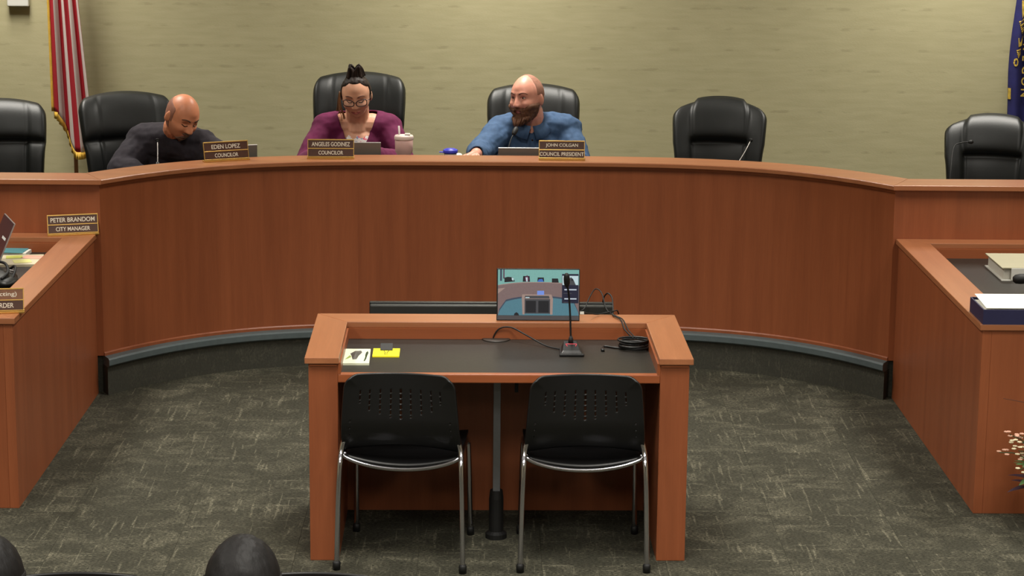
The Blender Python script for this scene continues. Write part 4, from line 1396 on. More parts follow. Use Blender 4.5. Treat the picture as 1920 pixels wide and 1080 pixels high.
# --- bearded man in blue shirt
loc = Vector((0.275, 13.08, PLAT))
J3 = dict(pelvis=W(0.275, 13.10, 0.83), chest=W(0.272, 13.03, 1.025), neck=W(0.258, 12.98, 1.20), shL=W(0.085, 13.0, 1.148), shR=W(0.458, 13.02, 1.152),
          elL=W(-0.045, 12.76, 1.055), haL=W(-0.065, 12.45, 1.085), elR=W(0.545, 12.86, 0.97), haR=W(0.36, 12.50, 1.075), hdL=(-0.55, -0.8, -0.1), rs=0.080, ra=0.068, rn=0.074, bulk=1.14, collar=0.06, opening=0.088, knee=-0.45)
P3 = head_grid(jaw=0.12, cheek=0.008, nose=1.0)
M3 = head_matrix(W(0.232, 12.93, 1.352), R(-36), R(2), R(3), 1.12)
skin3 = skin_mat('fair pink skin', (222, 156, 134))
M_shirt = mat('blue cotton shirt', (66, 90, 122), 0.8, spec=0.25, var=0.12, vscale=40, bump=0.2, bscale=300)
p3, b3, c3_ = make_person(loc, 0, 'bearded man in blue shirt turned to face the others', J3, M3, P3, skin3, M_shirt, mat('navy trousers', (30, 34, 46), 0.85, var=0.1), wrinkle=0.030, wscale=0.095, cloth_name='shirt')
N3 = grid_normals(P3)
M_beard = mat('reddish brown beard', (104, 68, 46), 0.75, var=0.35, vscale=90)
def beard_w(p):
    if p.y < -0.006: return 0
    ax = abs(p.x)
    line = -0.040 - 0.0 * ax
    if ax > 0.040: line = min(-0.022, -0.043 + (ax - 0.040) * 0.8)
    w = (line - p.z) / 0.010
    if p.y < 0.02: w = min(w, (p.y + 0.006) / 0.015)
    if ax < 0.016 and -0.0735 < p.z < -0.0585: return 0.0
    return max(0, min(1, w))
beard = shell(P3, N3, M3, beard_w, lambda p: 0.011 + 0.022 * smooth01((-p.z - 0.06) / 0.05) * smooth01((p.y - 0.02) / 0.05), 'beard', M_beard, p3, rough=0.005)
bt = MB()
for k in range(60):
    a = random.uniform(-1, 1)
    base = Vector((a * 0.050, 0.058 + 0.034 * (1 - a * a) + random.uniform(-0.02, 0.012), -0.100 + 0.012 * a * a))
    tip = base + Vector((-a * 0.008, 0.010 + random.uniform(-0.008, 0.012), -0.022 - 0.012 * (1 - a * a) + random.uniform(-0.01, 0.008)))
    bt.tube([M3 @ base, M3 @ (base.lerp(tip, 0.5) + Vector((0, 0.004, 0))), M3 @ tip], [0.009, 0.0075, 0.002], 6)
bt.build('beard_tip', M_beard, beard, smooth=True)
shell(P3, N3, M3, lambda p: max(0, min(1, min((0.028 - p.y - 0.25 * max(0, 0.055 - abs(p.x))) / 0.03, (p.z - (-0.055 if p.y < -0.03 else 0.012)) / 0.012))), lambda p: 0.0035, 'hair', mat('cropped brown hair', (160, 112, 92), 0.75, var=0.15, vscale=90), p3, rough=0.0012)
face_bits(p3, P3, M3, mat('brown brows', (96, 60, 44), 0.8, var=0.1), mat('man lip tone, pink', (168, 96, 88), 0.5, var=0.05), open_eyes=True)
# collar, placket, buttons
nk = Vector(J3['neck'])
for s in (-1, 1):
    cm = MB()
    inner = [nk + Vector((s * 0.084 * math.sin(a), -0.090 * math.cos(a) - 0.012, 0.035 - 0.045 * max(0, math.cos(a)))) for a in [R(3 + 127 * i / 8) for i in range(9)]]
    outer = [nk + Vector((s * (0.084 + 0.022 + 0.02 * max(0, math.cos(a))) * math.sin(a) + s * 0.02 * max(0, math.cos(a)), -(0.090 + 0.026) * math.cos(a) - 0.012, -0.012 - 0.075 * max(0, math.cos(a)) ** 1.5)) for a in [R(3 + 127 * i / 8) for i in range(9)]]
    cm.grid([inner, outer])
    o = cm.build('collar', M_shirt, p3, smooth=True)
    sd = o.modifiers.new('s', 'SOLIDIFY'); sd.thickness = 0.005; sd.offset = 1
    apply_mods(o)

from mathutils.bvhtree import BVHTree
bvh = BVHTree.FromObject(c3_, bpy.context.evaluated_depsgraph_get())
def shirt_front(x, z):
    h = bvh.ray_cast(Vector((x, -1.2, z)), Vector((0, 1, 0)))
    return h[0] if h[0] is not None else Vector((x, nk.y - 0.1, z))
zs = [nk.z - 0.055 - 0.012 * i for i in range(22)]
px0 = nk.x + 0.004
rowsp = [[shirt_front(px0 + dx_, z) + Vector((0, -0.0045, 0)) for dx_ in (-0.017, 0.0, 0.017)] for z in zs]
plk = MB().grid(rowsp).build('placket', M_shirt, p3, smooth=True)
sd = plk.modifiers.new('s', 'SOLIDIFY'); sd.thickness = 0.004; sd.offset = 0
apply_mods(plk)
for k in (3, 9, 15):
    q_ = rowsp[k][1]
    MB().lathe([(0, 0), (0.0055, 0), (0.0055, 0.002), (0, 0.0026)], 12, M=Matrix.Translation(q_ + Vector((0, -0.002, 0))) @ Matrix.Rotation(R(90), 4, 'X')).build('button', M_iris, plk)

# --- two audience members with dark hair, seen from behind at the bottom of the frame
def audience(x, label, seed):
    loc_ = Vector((x, 5.0, 0))
    J = dict(pelvis=(0, 0.0, 0.57), chest=(0, 0.02, 0.79), neck=(0, 0.02, 0.985), shL=(-0.165, 0.01, 0.915), shR=(0.165, 0.01, 0.915),
             elL=(-0.215, -0.03, 0.66), haL=(-0.10, -0.26, 0.60), elR=(0.215, -0.03, 0.66), haR=(0.10, -0.26, 0.60), rs=0.066, ra=0.052, rn=0.052, bulk=0.95, collar=0.05, knee=-0.40)
    P_ = head_grid()
    M_ = head_matrix(Vector((0, -0.02, 1.125)), 0, R(6), 0, 0.98)
    t, b, c = make_person(loc_, math.pi, label, J, M_, P_, skin2, mat('black top', (26, 26, 30), 0.85, var=0.1), mat('dark blue trousers', (32, 36, 48), 0.85, var=0.1), wrinkle=0.012, group='audience members', cloth_name='top', voxel=0.006)
    N_ = grid_normals(P_)
    mh = mat('near black hair', (19, 17, 17), 0.6, spec=0.3, var=0.4, vscale=60, stretch=(1, 1, 0.12), bump=0.7, bscale=110)
    h = shell(P_, N_, M_, lambda p: max(0, min(1, (p.z - (0.07 if p.y > 0.045 else -0.10)) / 0.012)), lambda p: 0.012, 'hair', mh, t, rough=0.002, seed=seed)
    hm = MB()
    rows = []
    for i in range(14):
        v = i / 13
        r = []
        for j in range(25):
            a = R(-112 + 224 * j / 24)
            rx = 0.086 + 0.014 * v + 0.003 * math.sin(j * 2.1 + seed)
            ry = 0.100 - 0.012 * v + 0.003 * math.sin(j * 2.7)
            r.append(M_ @ Vector((rx * math.sin(a), -ry * math.cos(a) + 0.004, 0.03 - 0.27 * v)))
        rows.append(r)
    hm.grid(rows)
    o = hm.build('long_hair', mh, h, smooth=True)
    sd = o.modifiers.new('s', 'SOLIDIFY'); sd.thickness = 0.015; sd.offset = 0
    apply_mods(o)
    return t
audience(-0.575, 'dark-haired audience member seen from behind, nearer the middle', 1)
audience(-1.185, 'dark-haired audience member seen from behind, at the frame edge', 5)

# ------------------------------------------------------------------ things on the dais
ZK = 1.035
def laptop(loc, rz, label, w=0.31, lid_h=0.21, lean=12):
    t = thing('laptop', loc, rz, label, 'laptop', 'laptops on the dais worktop')
    MB().box(-w / 2, w / 2, 0.005, 0.215, 0.0, 0.016).build('base', M_laptop, t, bevel=0.003)
    MB().box(-w / 2 + 0.02, w / 2 - 0.02, 0.03, 0.13, 0.016, 0.018).build('keyboard', M_blackmatte, t)
    T = Matrix.Translation((0, 0.008, 0.016)) @ Matrix.Rotation(R(lean), 4, 'X')
    lid = MB().box(-w / 2, w / 2, -0.007, 0.0, 0.0, lid_h, M=T).build('lid', M_laptop, t, bevel=0.003)
    MB().box(-w / 2 + 0.008, w / 2 - 0.008, 0.0, 0.001, 0.012, lid_h - 0.008, M=T).build('screen', M_screenoff, lid)
    MB().tube([T @ Vector((-w / 2, -0.003, lid_h)), T @ Vector((w / 2, -0.003, lid_h))], 0.0028, 8).build('rim', M_silver, lid)
    return t
laptop((-1.395, 12.09, ZK), R(18), 'grey laptop lid peeking out behind the nameplate of the man in charcoal sweater', w=0.26, lid_h=0.125, lean=4)
laptop((-0.742, 12.20, ZK), R(0), 'grey laptop open before the woman in purple', w=0.30, lid_h=0.133, lean=6)
laptop((0.195, 12.20, ZK), R(0), 'grey laptop open before the bearded man', w=0.27, lid_h=0.108, lean=6)

tu = thing('tumbler', (-0.468, 12.30, ZK), 0, 'pink insulated tumbler with straw beside the woman in purple', 'tumbler')
M_pink = mat('matt blush pink', (206, 168, 160), 0.5, var=0.04)
MB().lathe([(0, 0), (0.036, 0), (0.038, 0.005), (0.040, 0.07), (0.049, 0.085), (0.051, 0.158), (0.047, 0.160)], 28).build('cup', M_pink, tu, smooth=True)
MB().lathe([(0.053, 0.152), (0.054, 0.156), (0.054, 0.168), (0.050, 0.176), (0.02, 0.180), (0, 0.180)], 28).build('lid', mat('pale pink lid', (226, 208, 198), 0.45, var=0.03), tu, smooth=True)
MB().box(0.005, 0.035, -0.03, 0.02, 0.178, 0.186).build('lid_slider', mat('pale grey slider', (204, 196, 188), 0.45, var=0.03), tu, bevel=0.003)
MB().tube([(-0.022, 0, 0.10), (-0.028, 0, 0.228)], 0.005, 12).build('straw', mat('clear white straw', (222, 214, 208), 0.35, var=0.03), tu, smooth=True)
MB().tube(spline([(0, 0.050, 0.14), (0, 0.078, 0.135), (0, 0.082, 0.09), (0, 0.075, 0.05), (0, 0.042, 0.045)], 5), 0.007, 10).build('handle', M_pink, tu, smooth=True)

bc = thing('food_container', (-0.207, 12.26, ZK), 0, 'small clear tub with bright blue lid on the dais', 'container')
MB().lathe([(0, 0), (0.030, 0), (0.036, 0.088), (0.034, 0.088)], 24).build('tub', mat('cloudy plastic', (205, 200, 190), 0.4, var=0.03), bc, smooth=True)
MB().lathe([(0.040, 0.084), (0.041, 0.088), (0.041, 0.100), (0.037, 0.104), (0.030, 0.104), (0.029, 0.108), (0, 0.108)], 24).build('lid', mat('bright blue plastic', (62, 66, 196), 0.4, var=0.04), bc, smooth=True)
MB().prism([(-0.062, -0.012), (-0.036, -0.016), (-0.036, 0.016), (-0.062, 0.012)], 0.086, 0.090).build('tab', mat('blue plastic tab', (62, 66, 196), 0.4, var=0.04), bc)
np_ = MB()
for k in range(5):
    np_.ellipsoid((random.uniform(-0.03, 0.03), random.uniform(-0.02, 0.02), 0.030 + 0.012 * k), (0.045 - 0.004 * k, 0.035, 0.012), M=Matrix.Rotation(random.uniform(-0.4, 0.4), 4, 'Y') @ Matrix.Rotation(random.random() * 3, 4, 'Z'), nu=10, nv=7)
npo = np_.build('crumpled_napkin', M_white)
remesh(npo, 0.005, 1)
npo.location = (-0.150, 12.33, ZK - 0.018)
tag(npo, 'crumpled cream napkin by the hand of the bearded man', 'napkin')

def desk_mic(pts, label, head=True, shine=M_blackmatte, r=0.0032, hl=0.05, hr=0.0105):
    base = Vector(pts[0])
    t = thing('gooseneck_microphone', base, 0, label, 'microphone', 'gooseneck microphones on the dais')
    MB().lathe([(0, 0), (0.04, 0), (0.042, 0.006), (0.03, 0.014), (0.010, 0.018), (0.008, 0.03)], 20).build('base', M_blackplastic, t, smooth=True)
    rel = [Vector(p) - base for p in pts]
    rel[0] = Vector((0, 0, 0.02))
    sp = spline(rel, 8)
    MB().tube(sp, r, 8).build('gooseneck', shine, t, smooth=True)
    if head:
        d = (sp[-1] - sp[-2]).normalized()
        q = Vector((0, 0, 1)).rotation_difference(d).to_matrix().to_4x4()
        mic_head(Matrix.Translation(sp[-1] - d * 0.004) @ q, hl, hr).build('capsule', M_blackmatte, t, smooth=True)
    return t
desk_mic([(-1.832, 12.20, ZK), (-1.834, 12.22, 1.08), (-1.840, 12.27, 1.135), (-1.845, 12.30, 1.165)], 'thin silver microphone stem before the man in charcoal sweater', shine=M_silver, r=0.0026, hl=0.022)
desk_mic([(0.105, 12.28, ZK), (0.110, 12.32, 1.10), (0.128, 12.38, 1.17), (0.146, 12.42, 1.205)], 'black gooseneck microphone before the chest of the bearded man', hl=0.06, hr=0.0145)
desk_mic([(1.352, 12.12, ZK), (1.382, 12.15, 1.08), (1.432, 12.22, 1.14), (1.472, 12.30, 1.192)], 'thin microphone stem slanting before the empty chair on the curve', shine=M_silver, r=0.0022, hl=0.012)
desk_mic([(2.46, 11.62, ZK), (2.47, 11.66, 1.13), (2.51, 11.80, 1.235), (2.56, 11.84, 1.255), (2.60, 11.85, 1.258)], 'black gooseneck microphone before the chair by the navy flag', r=0.003, hl=0.03)

# ------------------------------------------------------------------ things on the staff desk by the flag
def at_left(x, y, z=ZWK): return (x, y, z)
lt = thing('laptop', (-2.525, 10.62, ZWK), R(0), 'dark laptop at the frame edge, its screen turned away from the aisle', 'laptop')
hinge0, hinge1 = Vector((0.045, 0.155, 0.014)), Vector((0.155, -0.135, 0.014))
dirv = (hinge1 - hinge0).normalized()
nrm = Vector((-dirv.y, dirv.x, 0))
if nrm.x < 0: nrm.negate()
upv = (Vector((0, 0, 1)) * math.cos(R(24)) + nrm * math.sin(R(24))).normalized()
lh = 0.25
def slab(o, a, b, n, t0, t1):
    m = MB()
    vs_ = [o + n * t0, o + a + n * t0, o + a + b + n * t0, o + b + n * t0, o + n * t1, o + a + n * t1, o + a + b + n * t1, o + b + n * t1]
    m.add(vs_, [(0, 3, 2, 1), (4, 5, 6, 7), (0, 1, 5, 4), (1, 2, 6, 5), (2, 3, 7, 6), (3, 0, 4, 7)])
    return m
ln = dirv.cross(upv).normalized()
if ln.x < 0: ln.negate()
A_, B_ = hinge1 - hinge0, upv * lh
ld3_ = slab(hinge0, A_, B_, ln, 0.0, 0.006).build('lid', M_silver, lt)
slab(hinge0 + A_ * 0.012 + B_ * 0.012, A_ * 0.976, B_ * 0.976, ln, -0.0008, 0.0).build('screen', M_screenoff, ld3_)
slab(hinge0 + A_ * 0.32 + B_ * 0.35, A_ * 0.25, B_ * 0.10, ln, -0.0016, -0.0008).build('bright_window', mat('pale window on screen', (190, 190, 184), 0.4, emit=(190, 190, 184), estr=0.25, var=0.02), ld3_)
slab(hinge0 + A_ * 0.55 + B_ * 0.60, A_ * 0.30, B_ * 0.05, ln, -0.0016, -0.0008).build('bright_window', mat('pale bar on screen', (190, 190, 184), 0.4, emit=(190, 190, 184), estr=0.25, var=0.02), ld3_)
slab(hinge0 - nrm * 0.225, A_, nrm * 0.222, Vector((0, 0, 1)), -0.013, 0.0).build('base', M_laptop, lt)
slab(hinge0 - nrm * 0.19 + A_ * 0.06, A_ * 0.88, nrm * 0.11, Vector((0, 0, 1)), 0.0, 0.0015).build('keyboard', M_blackmatte, lt)

bk = thing('booklet', (-2.385, 10.995, ZWK), R(-4), 'teal booklet lying at the back of the staff desk', 'booklet')
MB().box(-0.085, 0.075, -0.055, 0.055, 0.0, 0.018).build('pages', M_white, bk, bevel=0.001)
MB().box(-0.09, 0.06, -0.06, 0.06, 0.018, 0.021).build('cover', mat('teal cover', (84, 150, 160), 0.5, var=0.08), bk)
def sheet(nm, loc, rz, w, d, rgb, label, h=0.002):
    t = MB().box(-w / 2, w / 2, -d / 2, d / 2, 0, h).build(nm, mat(nm + ' paper', rgb, 0.75, var=0.06))
    t.location = loc; t.rotation_euler = (0, 0, rz)
    return tag(t, label, 'paper', 'papers on the staff desk')
sheet('paper_stack', (-2.305, 10.80, ZWK), R(8), 0.20, 0.26, (206, 196, 166), 'stack of cream papers beneath sticky notes on the staff desk', 0.012)
sheet('sticky_note', (-2.355, 10.86, ZWK + 0.0125), R(12), 0.08, 0.075, (196, 200, 96), 'yellow-green sticky note nearest the laptop', 0.001)
sheet('sticky_note', (-2.262, 10.86, ZWK + 0.0125), R(-10), 0.10, 0.08, (226, 172, 150), 'pink sticky note on the cream papers', 0.001)
sheet('sticky_note', (-2.295, 10.755, ZWK + 0.0125), R(20), 0.085, 0.085, (224, 222, 140), 'pale yellow sticky note nearest the desk rail', 0.001)

pouch = thing('black_pouch', (-2.29, 10.27, ZWK), R(12), 'black leather pouch with straps and silver buckle on the staff desk', 'bag')
q = MB()
q.ellipsoid((0, 0, 0.03), (0.075, 0.15, 0.03)); q.ellipsoid((-0.03, 0.06, 0.035), (0.06, 0.09, 0.035)); q.ellipsoid((0.02, -0.08, 0.027), (0.06, 0.10, 0.027))
po = q.build('body', M_leather, pouch); remesh(po, 0.008, 2)
MB().tube(spline([(-0.05, 0.12, 0.06), (-0.02, 0.10, 0.085), (0.02, 0.02, 0.09), (0.03, -0.08, 0.07), (0.0, -0.14, 0.05)], 6), 0.007, 8).build('strap', M_blackmatte, pouch, smooth=True)
MB().tube(spline([(0.04, 0.10, 0.05), (0.06, 0.06, 0.07), (0.065, -0.02, 0.07), (0.05, -0.10, 0.045)], 6), 0.006, 8).build('strap', M_blackmatte, pouch, smooth=True)
MB().tube([(0.030, 0.02, 0.062), (0.060, 0.02, 0.054), (0.064, -0.025, 0.052), (0.036, -0.025, 0.060), (0.030, 0.02, 0.062)], 0.003, 7).build('buckle', M_silver, pouch)

# ------------------------------------------------------------------ things on the staff desk opposite
bi = thing('ring_binder', (2.66, 10.69, ZWK), R(0), 'white ring binder lying on the staff desk opposite', 'binder')
MB().box(-0.165, 0.15, -0.20, 0.175, 0.0, 0.004).build('cover', M_whitep, bi)
MB().box(-0.15, 0.15, -0.175, 0.165, 0.005, 0.058).build('pages', mat('page block', (206, 202, 190), 0.8, var=0.06, vscale=40, stretch=(1, 1, 30)), bi)
MB().box(-0.165, 0.15, -0.20, 0.175, 0.060, 0.065).build('cover', mat('cream cover', (168, 162, 134), 0.6, var=0.03), bi)
MB().box(-0.12, 0.165, -0.203, -0.197, 0.002, 0.063).build('spine', M_whitep, bi, bevel=0.002)
hm_ = thing('gooseneck_microphone', (2.80, 10.06, ZWK), 0, 'black microphone with thick head cut off by the frame, above the white binder', 'microphone')
MB().lathe([(0, 0), (0.05, 0), (0.052, 0.012), (0.03, 0.02), (0.012, 0.03)], 20).build('base', M_blackplastic, hm_, smooth=True)
MB().tube(spline([(0, 0, 0.03), (0.0, -0.01, 0.14), (-0.06, -0.03, 0.165), (-0.19, -0.05, 0.115), (-0.30, -0.06, 0.112)], 8), 0.006, 10).build('gooseneck', M_blackmatte, hm_, smooth=True)
mic_head(Matrix.Translation((-0.285, -0.06, 0.112)) @ Matrix.Rotation(R(-93), 4, 'Y'), 0.085, 0.023).build('capsule', M_blackmatte, hm_, smooth=True)
ty = thing('document_tray', (2.33, 9.31, ZD), 0, 'navy blue box tray holding white sheets on the staff desk corner', 'tray')
M_navy = mat('navy blue board', (38, 38, 74), 0.5, var=0.06)
for (a, nm) in (((-0.215, 0.25, -0.125, -0.119, 0.0, 0.064), 'front_side'), ((-0.215, 0.25, 0.135, 0.141, 0.0, 0.064), 'back_side'), ((-0.215, -0.209, -0.119, 0.135, 0.0, 0.064), 'end_side'), ((0.244, 0.25, -0.119, 0.135, 0.0, 0.064), 'end_side'), ((-0.209, 0.244, -0.119, 0.135, 0.0, 0.004), 'bottom')):
    MB().box(*a).build(nm, M_navy, ty)
sh = MB().box(-0.205, 0.22, -0.112, 0.120, 0.004, 0.056).build('paper_stack', M_white)
sh.location = (2.33, 9.31, ZD)
tag(sh, 'thick stack of white paper inside the navy tray', 'paper')
s2 = MB().box(-0.20, 0.23, -0.118, 0.118, 0, 0.0025, M=Matrix.Rotation(R(3), 4, 'X')).build('paper_sheet', M_white)
s2.location = (2.33, 9.318, ZD + 0.0725)
tag(s2, 'bright white sheet lying on top of the navy tray', 'paper')
s3 = MB().box(-0.155, 0.12, -0.05, 0.09, 0, 0.004).build('folder', mat('grey green card', (148, 150, 132), 0.7, var=0.05))
s3.location = (2.36, 9.49, ZD + 0.0003)
tag(s3, 'grey green folder behind the navy tray', 'folder')

# flower arrangement on the floor in front of that desk
fl = thing('flower_arrangement', (2.40, 8.98, 0), 0, 'cream and purple flower arrangement on the floor at the frame edge', 'plant')
MB().lathe([(0, 0), (0.07, 0), (0.085, 0.04), (0.10, 0.12), (0.085, 0.17), (0.09, 0.18), (0.08, 0.18), (0.075, 0.16)], 24).build('vase', mat('dark glazed vase', (40, 36, 40), 0.25, var=0.1), fl, smooth=True)
M_stem = mat('green stem', (58, 74, 40), 0.6, var=0.15)
M_leafd = mat('dark purple leaf', (44, 30, 48), 0.5, var=0.2)
M_leafg = mat('mid green leaf', (70, 104, 58), 0.5, var=0.2)
M_bloom = mat('cream blossom', (222, 210, 176), 0.7, var=0.1)
M_bloom2 = mat('dusty pink blossom', (196, 150, 128), 0.7, var=0.1)
rnd = random.Random(11)
def leaf_mesh(c_, d, w, l, up=Vector((0, 0, 1))):
    d = d.normalized(); s_ = d.cross(up).normalized(); u_ = s_.cross(d)
    m = MB()
    pr = [(0, 0.1), (0.25, 0.8), (0.55, 1.0), (0.8, 0.6), (1.0, 0.02)]
    L_, C_, R_ = [], [], []
    for t_, ww in pr:
        b_ = c_ + d * l * t_ - u_ * l * 0.25 * t_ * t_
        L_.append(b_ - s_ * w * ww + u_ * 0.004 * ww); C_.append(b_); R_.append(b_ + s_ * w * ww + u_ * 0.004 * ww)
    m.grid([L_, C_, R_])
    return m
for k in range(26):
    a = rnd.uniform(0, 2 * math.pi)
    if k < 14: a = rnd.uniform(2.3, 4.0)
    top_ = Vector((0.25 * math.cos(a) * rnd.uniform(0.3, 1), 0.16 * math.sin(a) * rnd.uniform(0.3, 1), rnd.uniform(0.24, 0.44)))
    sp = spline([Vector((0.02 * math.cos(a), 0.02 * math.sin(a), 0.15)), top_ * 0.55 + Vector((0, 0, 0.13)), top_], 5)
    st = MB().tube(sp, 0.0022, 6).build('stem', M_stem, fl)
    bl = MB()
    for q_ in range(6):
        c_ = sp[rnd.randrange(max(1, len(sp) - 6), len(sp))] + Vector((rnd.uniform(-0.022, 0.022), rnd.uniform(-0.022, 0.022), rnd.uniform(-0.01, 0.015)))
        for pth in range(5):
            an = 2 * math.pi * pth / 5 + k
            bl.ellipsoid(c_ + Vector((0.0055 * math.cos(an), 0.0055 * math.sin(an), 0)), (0.0055, 0.0055, 0.003), nu=7, nv=5)
    bl.build('blossom', M_bloom if k % 4 else M_bloom2, st)
for k in range(18):
    a = rnd.uniform(0, 2 * math.pi)
    if k < 11: a = rnd.uniform(2.5, 4.2)
    dk = k % 2 == 0
    c_ = Vector((0.07 * math.cos(a), 0.07 * math.sin(a), rnd.uniform(0.16, 0.24) if dk else rnd.uniform(0.22, 0.30)))
    o = leaf_mesh(c_, Vector((math.cos(a), math.sin(a), rnd.uniform(-0.1, 0.6))), rnd.uniform(0.018, 0.028), rnd.uniform(0.09, 0.13)).build('leaf', M_leafd if dk else M_leafg, fl, smooth=True)
MB().tube(spline([(0.02, 0.0, 0.16), (0.06, 0.02, 0.38), (-0.05, 0.05, 0.515), (-0.215, 0.06, 0.558)], 8), [0.0028 - 0.0018 * i / 24 for i in range(25)], 6).build('twig', mat('dark twig', (46, 26, 20), 0.7, var=0.2), fl, smooth=True)

# ------------------------------------------------------------------ flags and wall device
def flag_pole(name, loc, label):
    t = thing(name, loc, 0, label, 'flag')
    MB().lathe([(0, 0), (0.15, 0), (0.15, 0.015), (0.06, 0.035), (0.03, 0.06), (0.02, 0.09)], 28).build('stand', M_gold, t, smooth=True)
    MB().tube([(0, 0, 0.06), (0, 0, 2.30)], 0.013, 14).build('pole', mat('oak pole', (150, 100, 56), 0.45, var=0.1), t, smooth=True)
    MB().lathe([(0, 2.30), (0.02, 2.31), (0.024, 2.33), (0.012, 2.37), (0, 2.42)], 14).build('finial', M_gold, t, smooth=True)
    return t
def stripes_mat():
    m = bpy.data.materials.new('red and white striped cloth')
    nt, N, L, b = nodes_of(m)
    uv = N.new('ShaderNodeUVMap'); uv.uv_map = 'cloth'
    sp = N.new('ShaderNodeSeparateXYZ'); L.new(uv.outputs[0], sp.inputs[0])
    ml = N.new('ShaderNodeMath'); ml.operation = 'MULTIPLY'; ml.inputs[1].default_value = 4.0; L.new(sp.outputs[0], ml.inputs[0])
    fr = N.new('ShaderNodeMath'); fr.operation = 'FRACT'; L.new(ml.outputs[0], fr.inputs[0])
    lt_ = N.new('ShaderNodeMath'); lt_.operation = 'LESS_THAN'; lt_.inputs[1].default_value = 0.56; L.new(fr.outputs[0], lt_.inputs[0])
    mx = N.new('ShaderNodeMix'); mx.data_type = 'RGBA'
    mx.inputs['A'].default_value = lin((204, 190, 184)); mx.inputs['B'].default_value = lin((158, 20, 34))
    L.new(lt_.outputs[0], mx.inputs['Factor']); L.new(mx.outputs['Result'], b.inputs['Base Color'])
    b.inputs['Roughness'].default_value = 0.7
    return m
def drape(parent, fn, nu, nv, mt, name, thick=0.003):
    P = [[fn(i / (nu - 1), j / (nv - 1)) for i in range(nu)] for j in range(nv)]
    m = MB().grid(P)
    me = bpy.data.meshes.new(name)
    me.from_pydata([tuple(v) for v in m.v], [], m.f)
    me.materials.append(mt)
    uvl = me.uv_layers.new(name='cloth')
    for lp in me.loops:
        vi = lp.vertex_index
        uvl.data[lp.index].uv = ((vi % nu) / (nu - 1), (vi // nu) / (nv - 1))
    me.polygons.foreach_set('use_smooth', [True] * len(me.polygons))
    o = put(name, me, parent)
    sd = o.modifiers.new('s', 'SOLIDIFY'); sd.thickness = thick; sd.offset = 0
    apply_mods(o)
    return o
f1 = flag_pole('draped_flag', (-2.615, 13.97, PLAT), 'draped flag with red and white stripes and gold fringe')
def us(u, v):
    # v: 0 top .. 1 hem ; u: across the folds
    bot_l = -0.131 + 0.012 * v
    wid = 0.145 + 0.11 * v
    hem = 0.925 - 0.26 * smooth01((u - 0.05) / 0.5) * 1.0
    z = 2.15 + (hem - 2.15) * v
    x = bot_l + wid * u
    y = -0.045 - 0.030 * math.sin(u * 4.2 * 2 * math.pi * 0.5 + 0.6) * (0.6 + 0.4 * v) + 0.012 * math.sin(u * 23 + 2 * v)
    return Vector((x, y, z))
drape(f1, us, 61, 41, stripes_mat(), 'cloth')
M_fringe = mat('gold fringe', (206, 164, 60), 0.7, var=0.2, vscale=150, stretch=(6, 6, 1))
hemf = [us(i / 60, 1.0) for i in range(61)]
fr_ = MB().grid([[p + Vector((0, -0.002, 0.002)) for p in hemf], [p + Vector((0.006 * math.sin(i * 1.7), -0.004, -0.045)) for i, p in enumerate(hemf)]])
o = fr_.build('hem_fringe', M_fringe, f1, smooth=True); sd = o.modifiers.new('s', 'SOLIDIFY'); sd.thickness = 0.006; apply_mods(o)
sidef = [us(0.0, i / 40) for i in range(41)]
fr_ = MB().grid([[p + Vector((0.002, -0.004, 0)) for p in sidef], [p + Vector((-0.014, -0.004 + 0.003 * math.sin(i * 2.1), 0)) for i, p in enumerate(sidef)]])
o = fr_.build('side_fringe', M_fringe, f1, smooth=True); sd = o.modifiers.new('s', 'SOLIDIFY'); sd.thickness = 0.005; apply_mods(o)

f2 = flag_pole('draped_flag', (3.46, 13.97, PLAT), 'draped navy flag with gold emblem and lettering')
M_navyc = mat('navy flag cloth', (34, 34, 92), 0.65, var=0.15, vscale=20)
def orf(u, v):
    wid = 0.20 + 0.12 * v
    z = 2.15 + (0.62 - 2.15) * v
    x = -0.145 - 0.030 * smooth01((v - 0.15) / 0.5) + 0.006 * math.sin(9 * v) + wid * u * 1.15
    y = -0.045 - 0.028 * math.sin(u * 2 * math.pi * 1.6 + 0.4) + 0.008 * math.sin(u * 19 + 3 * v)
    return Vector((x, y, z))
drape(f2, orf, 61, 41, M_navyc, 'cloth')
M_goldprint = mat('gold print', (190, 160, 62), 0.7, var=0.25, vscale=60)
def on_cloth(x, z, lift=0.006):
    v = (2.15 - PLAT * 0 - z) / (2.15 - 0.62)
    best = min((abs(orf(k / 60, v).x - x), k / 60) for k in range(61))[1]
    p = orf(best, v)
    return Vector((x, p.y - lift, z))
def gold_shape(pts, name='gold_emblem'):
    f = [on_cloth(x, z) for x, z in pts]
    m = MB()
    n_ = len(f)
    bk_ = [p + Vector((0, 0.003, 0)) for p in f]
    m.add(f + bk_, [tuple(range(n_)), tuple(range(2 * n_ - 1, n_ - 1, -1))] + [(i, (i + 1) % n_, n_ + (i + 1) % n_, n_ + i) for i in range(n_)])
    m.build(name, M_goldprint, f2)
E0 = -0.15
def gp(px, py):   # local cloth coordinates from offsets in cm: right, down
    return (E0 + px / 100.0, 1.668 - py / 100.0)
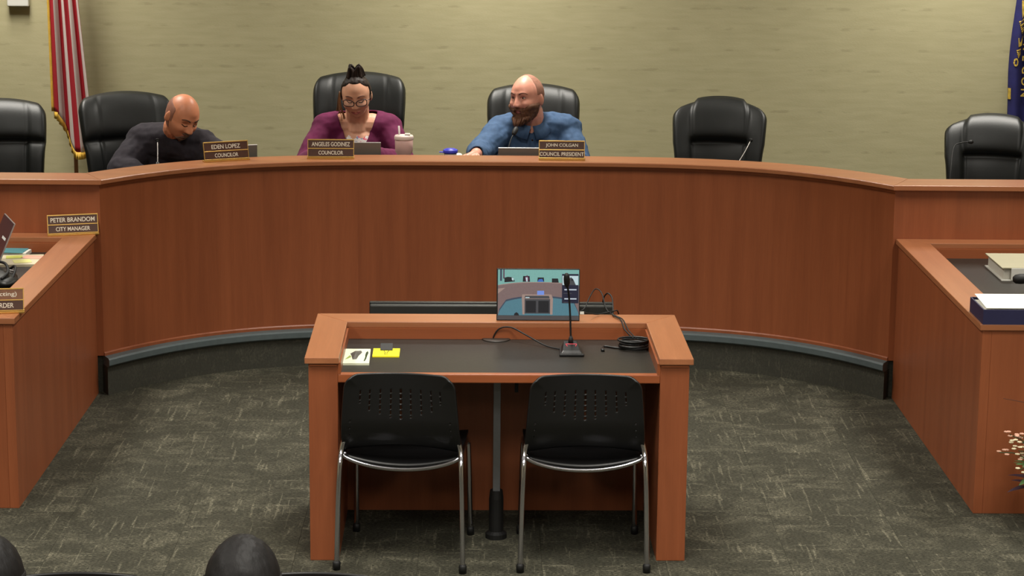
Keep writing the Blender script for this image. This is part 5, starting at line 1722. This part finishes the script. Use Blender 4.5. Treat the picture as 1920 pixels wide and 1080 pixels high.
gold_shape([gp(2.8, 0), gp(5.5, -1), gp(5.0, 6), gp(3.6, 11), gp(3.0, 6)])
for k in range(7):
    gold_shape([gp(1.6 + 0.35 * k, 13 + 1.2 * k), gp(4.6 + 0.1 * k, 11 + 1.3 * k), gp(4.7 + 0.1 * k, 11.6 + 1.3 * k), gp(1.8 + 0.35 * k, 13.7 + 1.2 * k)])
gold_shape([gp(1.6, 23.5), gp(4.6, 22), gp(4.2, 28), gp(2.0, 29)])
for k in range(5):
    gold_shape([gp(0.8 + 0.3 * k, 31 + 1.1 * k), gp(3.6, 30 + 0.8 * k), gp(3.7, 30.6 + 0.8 * k), gp(1.1 + 0.3 * k, 31.6 + 1.1 * k)])
ring = [gp(0.9 + 1.5 * math.cos(a), 38.5 + 2.6 * math.sin(a)) for a in [2 * math.pi * i / 14 for i in range(14)]]
ring_i = [gp(0.9 + 0.7 * math.cos(a), 38.5 + 1.5 * math.sin(a)) for a in [2 * math.pi * i / 14 for i in range(14)]]
rm = MB()
ro, ri = [on_cloth(x, z) for x, z in ring], [on_cloth(x, z) for x, z in ring_i]
rm.add(ro + ri, [(i, (i + 1) % 14, 14 + (i + 1) % 14, 14 + i) for i in range(14)])
rm.build('gold_emblem', M_goldprint, f2)
gold_shape([gp(-2.6, 55), gp(-1.2, 55), gp(-1.0, 62), gp(-2.4, 62)])
for q, ch in enumerate('OREGON'):
    me = text_mesh(ch, 0.052)
    me.materials.clear(); me.materials.append(M_goldprint)
    px_, pz_ = gp(8.2, 22 + 7.2 * q)
    c_ = on_cloth(px_, pz_, 0.03)
    me.transform(Matrix.Translation(c_) @ Matrix.Rotation(R(90), 4, 'X') @ Matrix.Rotation(R(-90), 4, 'Z'))
    put('gold_letter', me, f2)

wd = thing('wall_device', (-2.987, 14.2, 1.76), 0, 'white plastic sensor box on the wall above the flag', 'sensor')
MB().box(-0.068, 0.068, -0.05, 0.0, 0.0, 0.20).build('case', M_whitep, wd, bevel=0.010, seg=3)
MB().box(-0.03, 0.03, -0.054, -0.048, 0.10, 0.15).build('window', M_blackplastic, wd)
